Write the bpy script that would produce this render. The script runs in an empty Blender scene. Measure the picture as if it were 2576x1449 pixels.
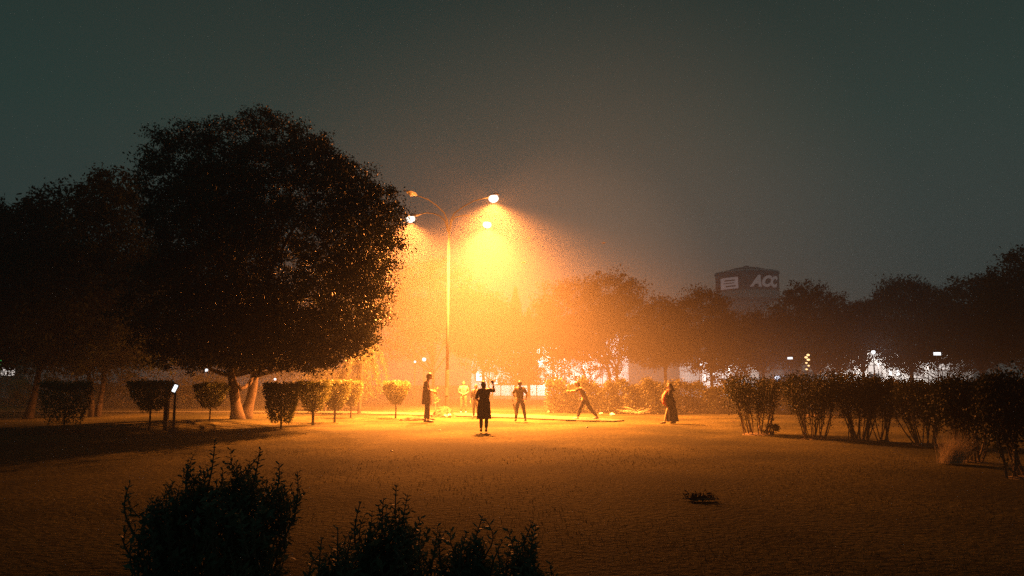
import bpy, bmesh, math, random
import numpy as np
from mathutils import Vector, Matrix, Quaternion

SC = bpy.context.scene
COL = SC.collection
rnd = random.Random(7)
R = math.radians

# ------------------------------------------------------------------ camera
F = 1860.0                      # focal length for a picture 2576 wide
PITCH = math.atan(230.5 / F)
CAMH = 1.65
cam = bpy.data.cameras.new("camera"); cam.sensor_width = 36; cam.lens = F / 2576 * 36
cam.clip_end = 3000; cam.clip_start = 0.05
camo = bpy.data.objects.new("camera", cam); COL.objects.link(camo)
camo.location = (0, 0, CAMH); camo.rotation_euler = (math.pi / 2 + PITCH, 0, 0)
SC.camera = camo

def ray(xv, yv):
    u = (xv - 1288) / F; v = (724.5 - yv) / F
    return u, math.cos(PITCH) - v * math.sin(PITCH), math.sin(PITCH) + v * math.cos(PITCH)
def W(xv, yv, d):               # a surveyed point at depth d
    x, y, z = ray(xv, yv); k = d / y
    return (x * k, d, CAMH + z * k)
def G(xv, yv):                  # a point on the ground
    x, y, z = ray(xv, yv); k = -CAMH / z
    return (x * k, y * k, 0.0)
def X(xv, d):
    return (xv - 1288) / F * d

# ------------------------------------------------------------------ render settings
SC.view_settings.view_transform = 'Standard'; SC.view_settings.look = 'None'
SC.view_settings.exposure = 0; SC.view_settings.gamma = 1
SC.render.engine = 'CYCLES'
cy = SC.cycles
cy.max_bounces = 4; cy.diffuse_bounces = 2; cy.glossy_bounces = 2; cy.transmission_bounces = 2
cy.volume_bounces = 0; cy.transparent_max_bounces = 6
cy.sample_clamp_indirect = 0.5; cy.sample_clamp_direct = 12; cy.use_light_tree = True; cy.use_adaptive_sampling = False; cy.caustics_reflective = False; cy.caustics_refractive = False
cy.use_denoising = False

# ------------------------------------------------------------------ materials
def mat(name, col, rough=0.8, col2=None, scale=6.0, spec=0.3, bump=0.0, bscale=40.0, metal=0.0, transl=0.0):
    m = bpy.data.materials.new(name); m.use_nodes = True
    nt = m.node_tree; b = nt.nodes['Principled BSDF']; out = nt.nodes['Material Output']
    b.inputs['Roughness'].default_value = rough
    b.inputs['Specular IOR Level'].default_value = spec
    b.inputs['Metallic'].default_value = metal
    b.inputs['Base Color'].default_value = (*col, 1)
    tc = nt.nodes.new('ShaderNodeTexCoord')
    csock = None
    if col2:
        n = nt.nodes.new('ShaderNodeTexNoise'); n.inputs['Scale'].default_value = scale; n.inputs['Detail'].default_value = 5
        nt.links.new(tc.outputs['Object'], n.inputs['Vector'])
        rp = nt.nodes.new('ShaderNodeValToRGB'); rp.color_ramp.elements[0].position = 0.35; rp.color_ramp.elements[1].position = 0.68
        rp.color_ramp.elements[0].color = (*col, 1); rp.color_ramp.elements[1].color = (*col2, 1)
        nt.links.new(n.outputs['Fac'], rp.inputs['Fac']); nt.links.new(rp.outputs['Color'], b.inputs['Base Color'])
        csock = rp.outputs['Color']
    if bump:
        n = nt.nodes.new('ShaderNodeTexNoise'); n.inputs['Scale'].default_value = bscale; n.inputs['Detail'].default_value = 4
        nt.links.new(tc.outputs['Object'], n.inputs['Vector'])
        bp = nt.nodes.new('ShaderNodeBump'); bp.inputs['Strength'].default_value = bump; bp.inputs['Distance'].default_value = 0.05
        nt.links.new(n.outputs['Fac'], bp.inputs['Height']); nt.links.new(bp.outputs['Normal'], b.inputs['Normal'])
    if transl:
        t = nt.nodes.new('ShaderNodeBsdfTranslucent'); t.inputs['Color'].default_value = (*col, 1)
        if csock: nt.links.new(csock, t.inputs['Color'])
        mx = nt.nodes.new('ShaderNodeMixShader'); mx.inputs['Fac'].default_value = transl
        nt.links.new(b.outputs[0], mx.inputs[1]); nt.links.new(t.outputs[0], mx.inputs[2])
        nt.links.new(mx.outputs[0], out.inputs['Surface'])
    return m
def emit(name, col, s):
    m = bpy.data.materials.new(name); m.use_nodes = True
    nt = m.node_tree; nt.nodes.remove(nt.nodes['Principled BSDF'])
    e = nt.nodes.new('ShaderNodeEmission'); e.inputs['Color'].default_value = (*col, 1); e.inputs['Strength'].default_value = s
    nt.links.new(e.outputs[0], nt.nodes['Material Output'].inputs['Surface'])
    m.cycles.emission_sampling = 'NONE'
    return m

M = dict(
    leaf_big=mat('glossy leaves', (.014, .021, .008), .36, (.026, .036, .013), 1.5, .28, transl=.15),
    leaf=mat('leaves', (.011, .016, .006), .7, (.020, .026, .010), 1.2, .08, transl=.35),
    leaf_clip=mat('clipped leaves', (.09, .11, .03), .55, (.14, .15, .045), 2.5, .4, transl=.35),
    leaf_vase=mat('shrub leaves', (.014, .020, .007), .6, (.028, .034, .012), 2.5, .3, transl=.3),
    leaf_hedge=mat('hedge leaves', (.025, .031, .010), .6, (.05, .05, .02), 1.5, .3, transl=.3),
    leaf_near=mat('near leaves', (.10, .14, .09), .5, (.15, .19, .12), 9, .4, transl=.25),
    leaf_weep=mat('weeping leaves', (.06, .07, .022), .6, (.09, .09, .03), 2, .3, transl=.4),
    dry=mat('dry grass', (.42, .36, .25), .8, (.5, .42, .3), 5, .2, transl=.2),
    bark_shaded=mat('shaded bark', (.025, .02, .016), .9, (.045, .036, .028), 5, .1, .6, 30),  # bark colour darkened to stand for shade on the left trunks
    bark=mat('bark', (.035, .027, .021), .9, (.06, .048, .036), 5, .2, .6, 30),
    twig=mat('twig', (.14, .11, .08), .9, (.2, .16, .11), 8, .2),
    pole=mat('painted steel', (.10, .096, .09), .85, (.07, .068, .065), 3, .15),
    dark_steel=mat('dark steel', (.04, .037, .034), .8, (.07, .062, .055), 6, .15),
    housing=mat('lamp housing', (.5, .5, .5), .5, (.4, .4, .4), 4, .5),
    soil=mat('soil', (.05, .035, .02), .95, (.09, .06, .035), 6, .1, .8, 20),
    plastic=mat('white plastic', (.8, .8, .78), .5, (.7, .7, .68), 9, .4),
    wall=mat('pale plaster', (.6, .58, .54), .85, (.5, .48, .45), .8, .2),
    roof=mat('roof slab', (.25, .23, .21), .85, (.32, .3, .28), 1, .2),
    frame=mat('window frame', (.2, .18, .16), .6, (.25, .22, .2), 4, .3),
    skin=mat('skin', (.33, .19, .12), .6, (.36, .21, .14), 20, .35),
    hair=mat('hair', (.015, .012, .01), .5, (.03, .022, .018), 30, .4),
    shoe=mat('shoe', (.05, .04, .035), .6, (.08, .06, .05), 12, .3),
    shoe_pale=mat('pale shoe', (.5, .46, .4), .6, (.4, .37, .33), 12, .3),
    cloth_dark=mat('dark cloth', (.02, .018, .02), .9, (.035, .03, .03), 7, .1, .5, 15),
    cloth_brown=mat('brown cloth', (.045, .032, .028), .9, (.07, .05, .04), 7, .1, .5, 15),
    cloth_grey=mat('grey cloth', (.14, .13, .14), .9, (.19, .18, .18), 7, .1, .5, 15),
    cloth_white=mat('white cloth', (.13, .125, .12), .9, (.09, .085, .08), 7, .1, .5, 15),
    cloth_tan=mat('tan cloth', (.10, .07, .045), .9, (.13, .09, .06), 7, .1, .5, 15),
    cloth_red=mat('red patterned cloth', (.40, .02, .015), .9, (.6, .25, .2), 9, .1, .5, 15),
    bat=mat('pale willow', (.6, .5, .36), .6, (.5, .4, .28), 8, .3),
    tank=mat('water tank concrete', (.8, .76, .73), .85, (.7, .66, .64), .3, .2),
    tank_red=mat('red painted band', (.30, .045, .04), .7, (.24, .035, .035), .5, .3),
    tank_pale=mat('white lettering paint', (.8, .77, .74), .6, (.72, .7, .68), .7, .3),
    tank_pink=mat('pink logo panel', (.75, .45, .45), .6, (.7, .4, .4), .7, .3),
    tank_roof=mat('tank roof', (.08, .075, .07), .8, (.12, .11, .1), .5, .2),
    moth=mat('moth wing', (.75, .7, .62), .7, (.6, .55, .5), 30, .2, transl=.75),
)
SOD = (1.0, 0.272, 0.045)          # sodium light
M['bulb'] = emit('lamp glass lit', (1.0, .86, .68), 2.6)
M['bulb_w'] = emit('white lamp glass lit', (.94, .97, 1.0), 1.7)
M['bulb_b'] = emit('blue white lamp glass lit', (.72, .82, 1.0), 1.9)
M['bulb_o'] = emit('warm lamp glass lit', (1.0, .62, .28), 2.0)
M['bulb_g'] = emit('green lamp glass lit', (.05, 1.0, .18), 1.2)
M['win'] = emit('lit window', (1.0, .93, .88), 1.9)
M['win_dim'] = emit('dim lit window', (1.0, .88, .8), 1.0)
M['unlit_glass'] = mat('unlit lamp glass', (.7, .7, .68), .25, (.6, .6, .58), 5, .6)

# ------------------------------------------------------------------ object helpers
def tag(o, label=None, cat=None, group=None, kind=None):
    if label: o['label'] = label
    if cat: o['category'] = cat
    if group: o['group'] = group
    if kind: o['kind'] = kind
    return o
def empty(name, loc, label, cat, group=None, rz=0, scale=1):
    o = bpy.data.objects.new(name, None); COL.objects.link(o)
    o.location = loc; o.rotation_euler = (0, 0, rz); o.scale = (scale,) * 3
    o.empty_display_size = .2
    return tag(o, label, cat, group)
def link(name, me, m, parent=None, smooth=False):
    o = bpy.data.objects.new(name, me); COL.objects.link(o)
    if m is not None: me.materials.append(m)
    if parent is not None: o.parent = parent
    if smooth: me.polygons.foreach_set('use_smooth', [True] * len(me.polygons))
    return o
def mesh_np(name, V, Fc):
    V = np.asarray(V, dtype=np.float32); Fc = np.asarray(Fc, dtype=np.int32)
    me = bpy.data.meshes.new(name); k = Fc.shape[1]
    me.vertices.add(len(V)); me.vertices.foreach_set('co', V.ravel())
    me.loops.add(Fc.size); me.loops.foreach_set('vertex_index', Fc.ravel())
    me.polygons.add(len(Fc)); me.polygons.foreach_set('loop_start', np.arange(0, Fc.size, k, dtype=np.int32))
    me.update(calc_edges=True); me.validate()
    return me
class MB:
    def __init__(s): s.v = []; s.f = []
    def add(s, v, f):
        b = len(s.v); s.v += [tuple(p) for p in v]; s.f += [tuple(i + b for i in q) for q in f]
    def box(s, c, d, rot=None):
        P = []
        for sx in (-.5, .5):
            for sy in (-.5, .5):
                for sz in (-.5, .5):
                    p = Vector((sx * d[0], sy * d[1], sz * d[2]))
                    if rot: p = rot @ p
                    P.append(p + Vector(c))
        s.add(P, [(0, 1, 3, 2), (4, 6, 7, 5), (0, 4, 5, 1), (2, 3, 7, 6), (0, 2, 6, 4), (1, 5, 7, 3)])
    def tube(s, pts, rad, n=10, cap=True, flat=1.0):
        pts = [Vector(p) for p in pts]; rings = []; prev = None
        if not hasattr(rad, '__len__'): rad = [rad] * len(pts)
        for i, p in enumerate(pts):
            t = (pts[min(i + 1, len(pts) - 1)] - pts[max(i - 1, 0)]).normalized()
            a = prev if prev is not None else (Vector((1, 0, 0)) if abs(t.x) < .9 else Vector((0, 1, 0)))
            a = (a - t * a.dot(t)).normalized(); prev = a; b = t.cross(a)
            rings.append([p + (a * math.cos(2 * math.pi * k / n) + b * flat * math.sin(2 * math.pi * k / n)) * rad[i] for k in range(n)])
        v = [q for r in rings for q in r]; f = []
        for i in range(len(rings) - 1):
            for k in range(n):
                f.append((i * n + k, i * n + (k + 1) % n, (i + 1) * n + (k + 1) % n, (i + 1) * n + k))
        if cap:
            f.append(tuple(range(n))[::-1]); f.append(tuple((len(rings) - 1) * n + k for k in range(n)))
        s.add(v, f)
    def lathe(s, prof, n=32, c=(0, 0, 0), a0=0, a1=2 * math.pi):
        full = abs(a1 - a0 - 2 * math.pi) < 1e-6; m = n if full else n + 1
        v = [(c[0] + r * math.cos(a0 + (a1 - a0) * k / n), c[1] + r * math.sin(a0 + (a1 - a0) * k / n), c[2] + z) for r, z in prof for k in range(m)]
        f = []
        for i in range(len(prof) - 1):
            for k in range(n):
                k2 = (k + 1) % m
                f.append((i * m + k, i * m + k2, (i + 1) * m + k2, (i + 1) * m + k))
        s.add(v, f)
    def loft(s, rings, n=20, cap=True):      # rings: (centre, rx, ry, rotz)
        v = []; f = []
        for (c, rx, ry, a) in rings:
            for k in range(n):
                t = 2 * math.pi * k / n
                x, y = rx * math.cos(t), ry * math.sin(t)
                v.append((c[0] + x * math.cos(a) - y * math.sin(a), c[1] + x * math.sin(a) + y * math.cos(a), c[2]))
        for i in range(len(rings) - 1):
            for k in range(n):
                f.append((i * n + k, i * n + (k + 1) % n, (i + 1) * n + (k + 1) % n, (i + 1) * n + k))
        if cap:
            f.append(tuple(range(n))[::-1]); f.append(tuple((len(rings) - 1) * n + k for k in range(n)))
        s.add(v, f)
    def ball(s, c, r, nu=10, nv=7, rot=None):
        if not hasattr(r, '__len__'): r = (r, r, r)
        v = []; f = []
        for j in range(nv + 1):
            ph = math.pi * j / nv
            for k in range(nu):
                t = 2 * math.pi * k / nu
                p = Vector((r[0] * math.sin(ph) * math.cos(t), r[1] * math.sin(ph) * math.sin(t), r[2] * math.cos(ph)))
                if rot: p = rot @ p
                v.append(p + Vector(c))
        for j in range(nv):
            for k in range(nu):
                f.append((j * nu + k, (j + 1) * nu + k, (j + 1) * nu + (k + 1) % nu, j * nu + (k + 1) % nu))
        s.add(v, f)
    def build(s, name, m, parent=None, smooth=False, label=None):
        me = bpy.data.meshes.new(name); me.from_pydata([tuple(p) for p in s.v], [], s.f); me.update()
        o = link(name, me, m, parent, smooth)
        if label: o['label'] = label
        return o

# ------------------------------------------------------------------ foliage
def leaf_mesh(name, C, size, rng, droop=0.0, aspect=.45, nrm_up=0.0):
    """one rhombic, slightly folded leaf per centre"""
    n = len(C)
    a = rng.normal(size=(n, 3)); a[:, 2] -= droop
    a /= np.linalg.norm(a, axis=1)[:, None]
    b = rng.normal(size=(n, 3)); b[:, 2] *= (1 - nrm_up)
    b -= a * (a * b).sum(1)[:, None]; b /= np.linalg.norm(b, axis=1)[:, None]
    s = size * rng.uniform(.6, 1.3, size=(n, 1))
    c = np.cross(a, b)
    V = np.stack([C - a * s * .5, C + b * s * aspect * .5 + c * s * .06, C + a * s * .5, C - b * s * aspect * .5 + c * s * .06], 1).reshape(-1, 3)
    Fc = np.arange(n * 4).reshape(n, 4)
    return mesh_np(name, V, Fc)

def crown_points(blobs, n, rng, clump=.5, shell=.55, per=60):
    """leaf centres in clumps spread through ellipsoid blobs; gaps left between clumps"""
    vol = np.array([b[3] * b[4] * b[5] for b in blobs], float) ** .8; vol /= vol.sum()
    nc = max(8, n // per); out = []; cl = []
    for b, w in zip(blobs, vol):
        k = max(4, int(nc * w))
        d = rng.normal(size=(k, 3)); d /= np.linalg.norm(d, axis=1)[:, None]
        r = np.where(rng.random(k) < shell, rng.uniform(.82, 1.02, k), rng.random(k) ** (1 / 3) * .9)
        # uneven outline
        bumpy = 1 + .10 * np.sin(d[:, 0] * 5 + b[0]) * np.sin(d[:, 2] * 6 + b[2]) + .07 * rng.normal(size=k)
        c = np.array(b[:3]) + d * (r * bumpy)[:, None] * np.array(b[3:6])
        tf = rng.random(k) < .07; c[tf] = np.array(b[:3]) + (c[tf] - np.array(b[:3])) * rng.uniform(1.03, 1.11, (tf.sum(), 1)); 
        cl.append(c)
        rc = clump * rng.uniform(.5, 1.35, k); rc[tf] *= .6
        m = int(n * w / k)
        p = np.clip(rng.normal(size=(k, m, 3)), -1.7, 1.7) * rc[:, None, None] * np.array([.55, .55, .42])
        out.append((c[:, None, :] + p).reshape(-1, 3))
    return np.concatenate(out), np.concatenate(cl)

def limb(mb, a, b, r0, r1, rng, n=6, bend=.12, seg=7):
    a = Vector(a); b = Vector(b); L = (b - a).length
    pts = []
    off = Vector(rng.normal(size=3)) * L * bend
    for i in range(n):
        t = i / (n - 1)
        pts.append(a.lerp(b, t) + off * math.sin(math.pi * t) * .6 + Vector((0, 0, L * .06 * math.sin(math.pi * t))))
    mb.tube(pts, [r0 + (r1 - r0) * (i / (n - 1)) for i in range(n)], seg)
    return pts

def tree(name, label, base, blobs, n, leaf=.16, clump=.5, tr=.25, fork=2.0, m='leaf', seed=1, group=None, cat='tree',
         stems=1, shell=.55, per=60, limbs=14, lean=(0, 0), bk='bark'):
    rng = np.random.default_rng(seed)
    e = empty(name, base, label, cat, group)
    P, cl = crown_points(blobs, n, rng, clump, shell, per)
    P = P[P[:, 2] > .15]
    link('crown', leaf_mesh('crown', P, leaf, rng, .3), M[m], e)
    mb = MB()
    for s in range(stems):
        a = 2 * math.pi * s / max(1, stems) + .4; off = .0 if stems == 1 else tr * .85
        b0 = Vector((math.cos(a) * off, math.sin(a) * off * .6, -.1))
        f0 = Vector((lean[0] + math.cos(a) * off * 3, lean[1] + math.sin(a) * off * 3, fork))
        k = 7; pts = []
        for i in range(k):
            t = i / (k - 1); pts.append(b0.lerp(f0, t) + Vector((math.sin(t * 3 + s) * tr * .35, math.cos(t * 2.3 + s) * tr * .3, 0)))
        mb.tube(pts, [tr * (1.5 if i == 0 else 1.12 if i == 1 else 1 - .06 * i) for i in range(k)], 10)
        idx = rng.choice(len(cl), size=max(4, limbs // stems), replace=False)
        for j in idx:
            q = limb(mb, pts[-1] if rng.random() < .6 else pts[-2], cl[j], tr * .45, tr * .06, rng)
            for _ in range(2):
                j2 = rng.integers(len(cl)); c2 = Vector(cl[j2])
                if (c2 - q[3]).length < 3.0: limb(mb, q[3], c2, tr * .16, tr * .03, rng, 5, .1, 5)
    mb.build('trunk', M[bk], e, True)
    return e

# ------------------------------------------------------------------ ground
def ground():
    me = bpy.data.meshes.new('ground')
    nx, ny = 150, 150
    V = []
    for j in range(ny + 1):
        t = j / ny; y = -18 + 230 * t ** 2.0 + 6 * t
        for i in range(nx + 1):
            s = (i / nx) * 2 - 1; x = 158 * s * abs(s) ** .9
            z = .02 * math.sin(x * .7) * math.sin(y * .55 + 1) + .012 * math.sin(x * 2.3 + y) * math.cos(y * 1.9)
            V.append((x, y, z - .025))
    Fc = [(j * (nx + 1) + i, j * (nx + 1) + i + 1, (j + 1) * (nx + 1) + i + 1, (j + 1) * (nx + 1) + i) for j in range(ny) for i in range(nx)]
    me.from_pydata(V, [], Fc); me.update()
    m = bpy.data.materials.new('worn lawn'); m.use_nodes = True; nt = m.node_tree; b = nt.nodes['Principled BSDF']
    b.inputs['Roughness'].default_value = .95; b.inputs['Specular IOR Level'].default_value = .1
    tc = nt.nodes.new('ShaderNodeTexCoord')
    def noise(sc, det=5):
        n = nt.nodes.new('ShaderNodeTexNoise'); n.inputs['Scale'].default_value = sc; n.inputs['Detail'].default_value = det
        nt.links.new(tc.outputs['Object'], n.inputs['Vector']); return n.outputs['Fac']
    def ramp(fac, p0, c0, p1, c1):
        r = nt.nodes.new('ShaderNodeValToRGB'); r.color_ramp.elements[0].position = p0; r.color_ramp.elements[1].position = p1
        r.color_ramp.elements[0].color = (*c0, 1); r.color_ramp.elements[1].color = (*c1, 1)
        nt.links.new(fac, r.inputs['Fac']); return r.outputs['Color']
    big = ramp(noise(.30, 7), .40, (.026, .026, .008), .62, (.076, .068, .022))
    fine = ramp(noise(9, 8), .35, (.35, .35, .35), .7, (1.25, 1.25, 1.25))
    mx = nt.nodes.new('ShaderNodeMix'); mx.data_type = 'RGBA'; mx.blend_type = 'MULTIPLY'; mx.inputs[0].default_value = .9
    nt.links.new(big, mx.inputs[6]); nt.links.new(fine, mx.inputs[7]); nt.links.new(mx.outputs[2], b.inputs['Base Color'])
    bp = nt.nodes.new('ShaderNodeBump'); bp.inputs['Strength'].default_value = .9; bp.inputs['Distance'].default_value = .06
    nt.links.new(noise(14, 8), bp.inputs['Height']); nt.links.new(bp.outputs['Normal'], b.inputs['Normal'])
    o = link('ground', me, m, None, True); tag(o, kind='structure')

def strip(name, pts, m, z=.03):
    """pts: (x, y, halfwidth)"""
    V = []; n = len(pts)
    for i, (x, y, h) in enumerate(pts):
        a = Vector(pts[min(i + 1, n - 1)][:2]) - Vector(pts[max(i - 1, 0)][:2]); a.normalize()
        nrm = Vector((-a.y, a.x)); w = h * (1 + .12 * math.sin(i * 2.1))
        V += [(x + nrm.x * w, y + nrm.y * w, z), (x - nrm.x * w, y - nrm.y * w, z),
              (x + nrm.x * w, y + nrm.y * w, -.1), (x - nrm.x * w, y - nrm.y * w, -.1)]
    Fc = []
    for i in range(n - 1):
        a = i * 4; b = a + 4
        Fc += [(a, a + 1, b + 1, b), (a, b, b + 2, a + 2), (a + 1, a + 3, b + 3, b + 1)]
    Fc += [(0, 2, 3, 1), ((n - 1) * 4, (n - 1) * 4 + 1, (n - 1) * 4 + 3, (n - 1) * 4 + 2)]
    me = bpy.data.meshes.new(name); me.from_pydata(V, [], Fc); me.update()
    return link(name, me, m)

ground()
M['path'] = mat('worn pale path', (.060, .058, .038), .9, (.095, .09, .06), 2.5, .1, .5, 12)
ctrl = [(-30, 39.0, .7), (-22, 38.6, .7), (-14, 38.3, .8), (-10, 38.0, .9), (-7.9, 37.4, 1.0), (-5.6, 36.6, 1.1), (-2.4, 35.6, 1.2), (.6, 33.6, 1.2), (2.4, 31.9, 1.0), (3.4, 30.9, .8), (4.3, 30.1, .35)]
fine = []
for i in range(len(ctrl) - 1):
    for k in range(4):
        t = k / 4; fine.append(tuple(ctrl[i][j] * (1 - t) + ctrl[i + 1][j] * t for j in range(3)))
fine.append(ctrl[-1])
tag(strip('path', fine, M['path']), kind='structure')

def grass():
    rng = np.random.default_rng(5)
    n = 30000
    y = 4.5 + 14 * rng.random(n) ** 1.1
    x = (rng.random(n) * 2 - 1) * (y * .72 + 2)
    # patchy growth
    pn = np.sin(x * 1.3 + 2 * np.sin(y * .7)) + np.sin(y * 1.7 + x * .5) + rng.normal(size=n) * .8
    keep = pn > -.3; x = x[keep]; y = y[keep]; n = len(x)
    h = rng.uniform(.004, .015, n) * (1 + (rng.random(n) < .015) * 1.2)
    a = rng.random(n) * 2 * math.pi; w = .002 + y * .00025
    z0 = np.full(n, -.03)
    b0 = np.stack([x - np.cos(a) * w, y - np.sin(a) * w, z0], 1)
    b1 = np.stack([x + np.cos(a) * w, y + np.sin(a) * w, z0], 1)
    tp = np.stack([x + rng.normal(size=n) * h * .8, y + rng.normal(size=n) * h * .8, h], 1)
    V = np.stack([b0, b1, tp], 1).reshape(-1, 3)
    M['grass'] = mat('grass blades', (.045, .045, .018), .8, (.075, .062, .03), 1.2, .2, transl=.2)
    o = link('grass', mesh_np('grass', V, np.arange(n * 3).reshape(n, 3)), M['grass'])
    tag(o, 'short worn grass and dry stalks across the lawn', 'grass', kind='stuff')
grass()

# ------------------------------------------------------------------ main lamp post
POLE = (X(1126, 34.5), 34.5)
H = 9.55
def main_lamp():
    e = empty('street_lamp', (POLE[0], POLE[1], 0), 'tall pale steel lamp post with four curved arms, three heads lit orange', 'street lamp')
    mb = MB(); mb.tube([(0, 0, .2), (0, 0, 2.1)], [.10, .09], 14); mb.box((0, 0, .2), (.42, .42, .04)); mb.build('pole_base', M['dark_steel'], e)
    mb = MB(); mb.tube([(0, 0, 2.1), (0, 0, 5), (0.02, 0, 8.75)], [.07, .062, .045], 12); mb.build('pole', M['pole'], e, True)
    mb = MB(); mb.box((0, -.10, 1.1), (.12, .03, .35)); mb.build('access_door', M['pole'], e)
    heads = []
    tgt = [(1238, 497, True), (1222, 561, True), (1037, 547, True), (1038, 491, False)]
    for i, (xv, yv, lit) in enumerate(tgt):
        x, y, z = ray(xv, yv); k = (H - CAMH) / z
        p = Vector((x * k - POLE[0], y * k - POLE[1], H))
        d = Vector((p.x, p.y, 0)).normalized(); L = Vector((p.x, p.y, 0)).length
        rb = Vector((0, 0, 8.6)) + d * .04
        hd = p - d * .32 + Vector((0, 0, .06))
        pts = [rb, rb + d * .16 + Vector((0, 0, .55)), rb + d * .45 + Vector((0, 0, .82))]
        pts += [pts[-1].lerp(hd, t) + Vector((0, 0, .16 * math.sin(math.pi * t))) for t in (.3, .6, .85, 1)]
        mb = MB(); mb.tube(pts, [.034, .031, .028, .025, .022, .021, .02], 8); arm = mb.build('arm', M['pole'], e, True)
        # cobra head: flattened tapered housing
        q = d.to_track_quat('X', 'Z'); c = hd
        hb = MB(); n = 14; prof = [(0, .05, .05), (.12, .09, .07), (.3, .15, .09), (.55, .16, .09), (.72, .11, .06), (.8, .03, .02)]
        V = []; Fc = []
        for (t, w, h) in prof:
            for k2 in range(n):
                a = 2 * math.pi * k2 / n; zz = math.sin(a) * h
                if zz < 0: zz *= .35
                V.append(c + q @ Vector((t, math.cos(a) * w, 0)) + Vector((0, 0, zz + .0)))
        for j in range(len(prof) - 1):
            for k2 in range(n): Fc.append((j * n + k2, j * n + (k2 + 1) % n, (j + 1) * n + (k2 + 1) % n, (j + 1) * n + k2))
        Fc += [tuple(range(n))[::-1], tuple((len(prof) - 1) * n + k2 for k2 in range(n))]
        hb.add(V, Fc)
        ho = hb.build('lamp_head', M['housing'], e, True)
        gl = MB(); rot = q.to_matrix(); gl.ball(c + d * .43 + Vector((0, 0, -.13 if lit else -.04)), (.25, .2, .17) if lit else (.22, .11, .07), 14, 8, rot)
        gl.build('glass', M['bulb'] if lit else M['unlit_glass'], ho, True)
        if lit:
            wp = Vector((POLE[0], POLE[1], 0)) + c + d * .43 + Vector((0, 0, -.35))
            heads.append(wp)
    return heads
HEADS = main_lamp()
POW = [142000, 120000, 90000]
for i, p in enumerate(HEADS):
    L = bpy.data.lights.new('lamp_light', 'SPOT'); L.energy = POW[i]; L.color = SOD; L.spot_size = R(156); L.spot_blend = 1.0
    L.shadow_soft_size = .09
    o = bpy.data.objects.new('lamp_light', L); COL.objects.link(o); o.location = p
    L2 = bpy.data.lights.new('lamp_spill', 'POINT'); L2.energy = POW[i] * .013; L2.color = SOD; L2.shadow_soft_size = .1
    o2 = bpy.data.objects.new('lamp_spill', L2); COL.objects.link(o2); o2.location = p + Vector((0, 0, -.02))

# ------------------------------------------------------------------ haze + world
mb = MB(); mb.box((0, 101, 13.5), (324, 242, 29.5))
hz = mb.build('haze', None); tag(hz, 'warm evening haze filling the park', 'haze', kind='stuff')
hm = bpy.data.materials.new('haze'); hm.use_nodes = True; nt = hm.node_tree; nt.nodes.clear()
out = nt.nodes.new('ShaderNodeOutputMaterial'); pv = nt.nodes.new('ShaderNodeVolumePrincipled')
pv.inputs['Color'].default_value = (.93, .93, .93, 1); pv.inputs['Density'].default_value = .0036
pv.inputs['Anisotropy'].default_value = 0.0; pv.inputs['Density Attribute'].default_value = ''
nt.links.new(pv.outputs[0], out.inputs['Volume']); hm.cycles.homogeneous_volume = True
hz.data.materials.append(hm)

w = bpy.data.worlds.new('World'); SC.world = w; w.use_nodes = True; nt = w.node_tree; bg = nt.nodes['Background']
tc = nt.nodes.new('ShaderNodeTexCoord'); sp = nt.nodes.new('ShaderNodeSeparateXYZ'); nt.links.new(tc.outputs['Generated'], sp.inputs[0])
rp = nt.nodes.new('ShaderNodeValToRGB'); nt.links.new(sp.outputs['Z'], rp.inputs['Fac'])
el = rp.color_ramp.elements
el[0].position = 0.0; el[0].color = (.036, .060, .058, 1)
el[1].position = .6; el[1].color = (.005, .020, .019, 1)
e2 = el.new(.15); e2.color = (.028, .050, .048, 1)
e3 = el.new(.32); e3.color = (.014, .041, .037, 1)
# warm glow added to the sky straight ahead, imitating lamp-lit haze
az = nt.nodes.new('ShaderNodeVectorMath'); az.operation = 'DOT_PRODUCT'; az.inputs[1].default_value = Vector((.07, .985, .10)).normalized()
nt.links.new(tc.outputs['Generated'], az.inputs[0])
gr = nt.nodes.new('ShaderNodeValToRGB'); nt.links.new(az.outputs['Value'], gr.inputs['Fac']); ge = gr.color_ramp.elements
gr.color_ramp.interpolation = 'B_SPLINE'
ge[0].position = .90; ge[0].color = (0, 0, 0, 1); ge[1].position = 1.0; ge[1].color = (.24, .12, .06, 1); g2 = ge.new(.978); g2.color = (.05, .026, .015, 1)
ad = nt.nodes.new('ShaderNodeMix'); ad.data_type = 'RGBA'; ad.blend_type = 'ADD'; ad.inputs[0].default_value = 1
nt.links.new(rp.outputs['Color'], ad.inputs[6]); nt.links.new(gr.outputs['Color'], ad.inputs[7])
nt.links.new(ad.outputs[2], bg.inputs['Color']); bg.inputs['Strength'].default_value = 1.0; w.cycles.sampling_method = 'NONE'

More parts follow.
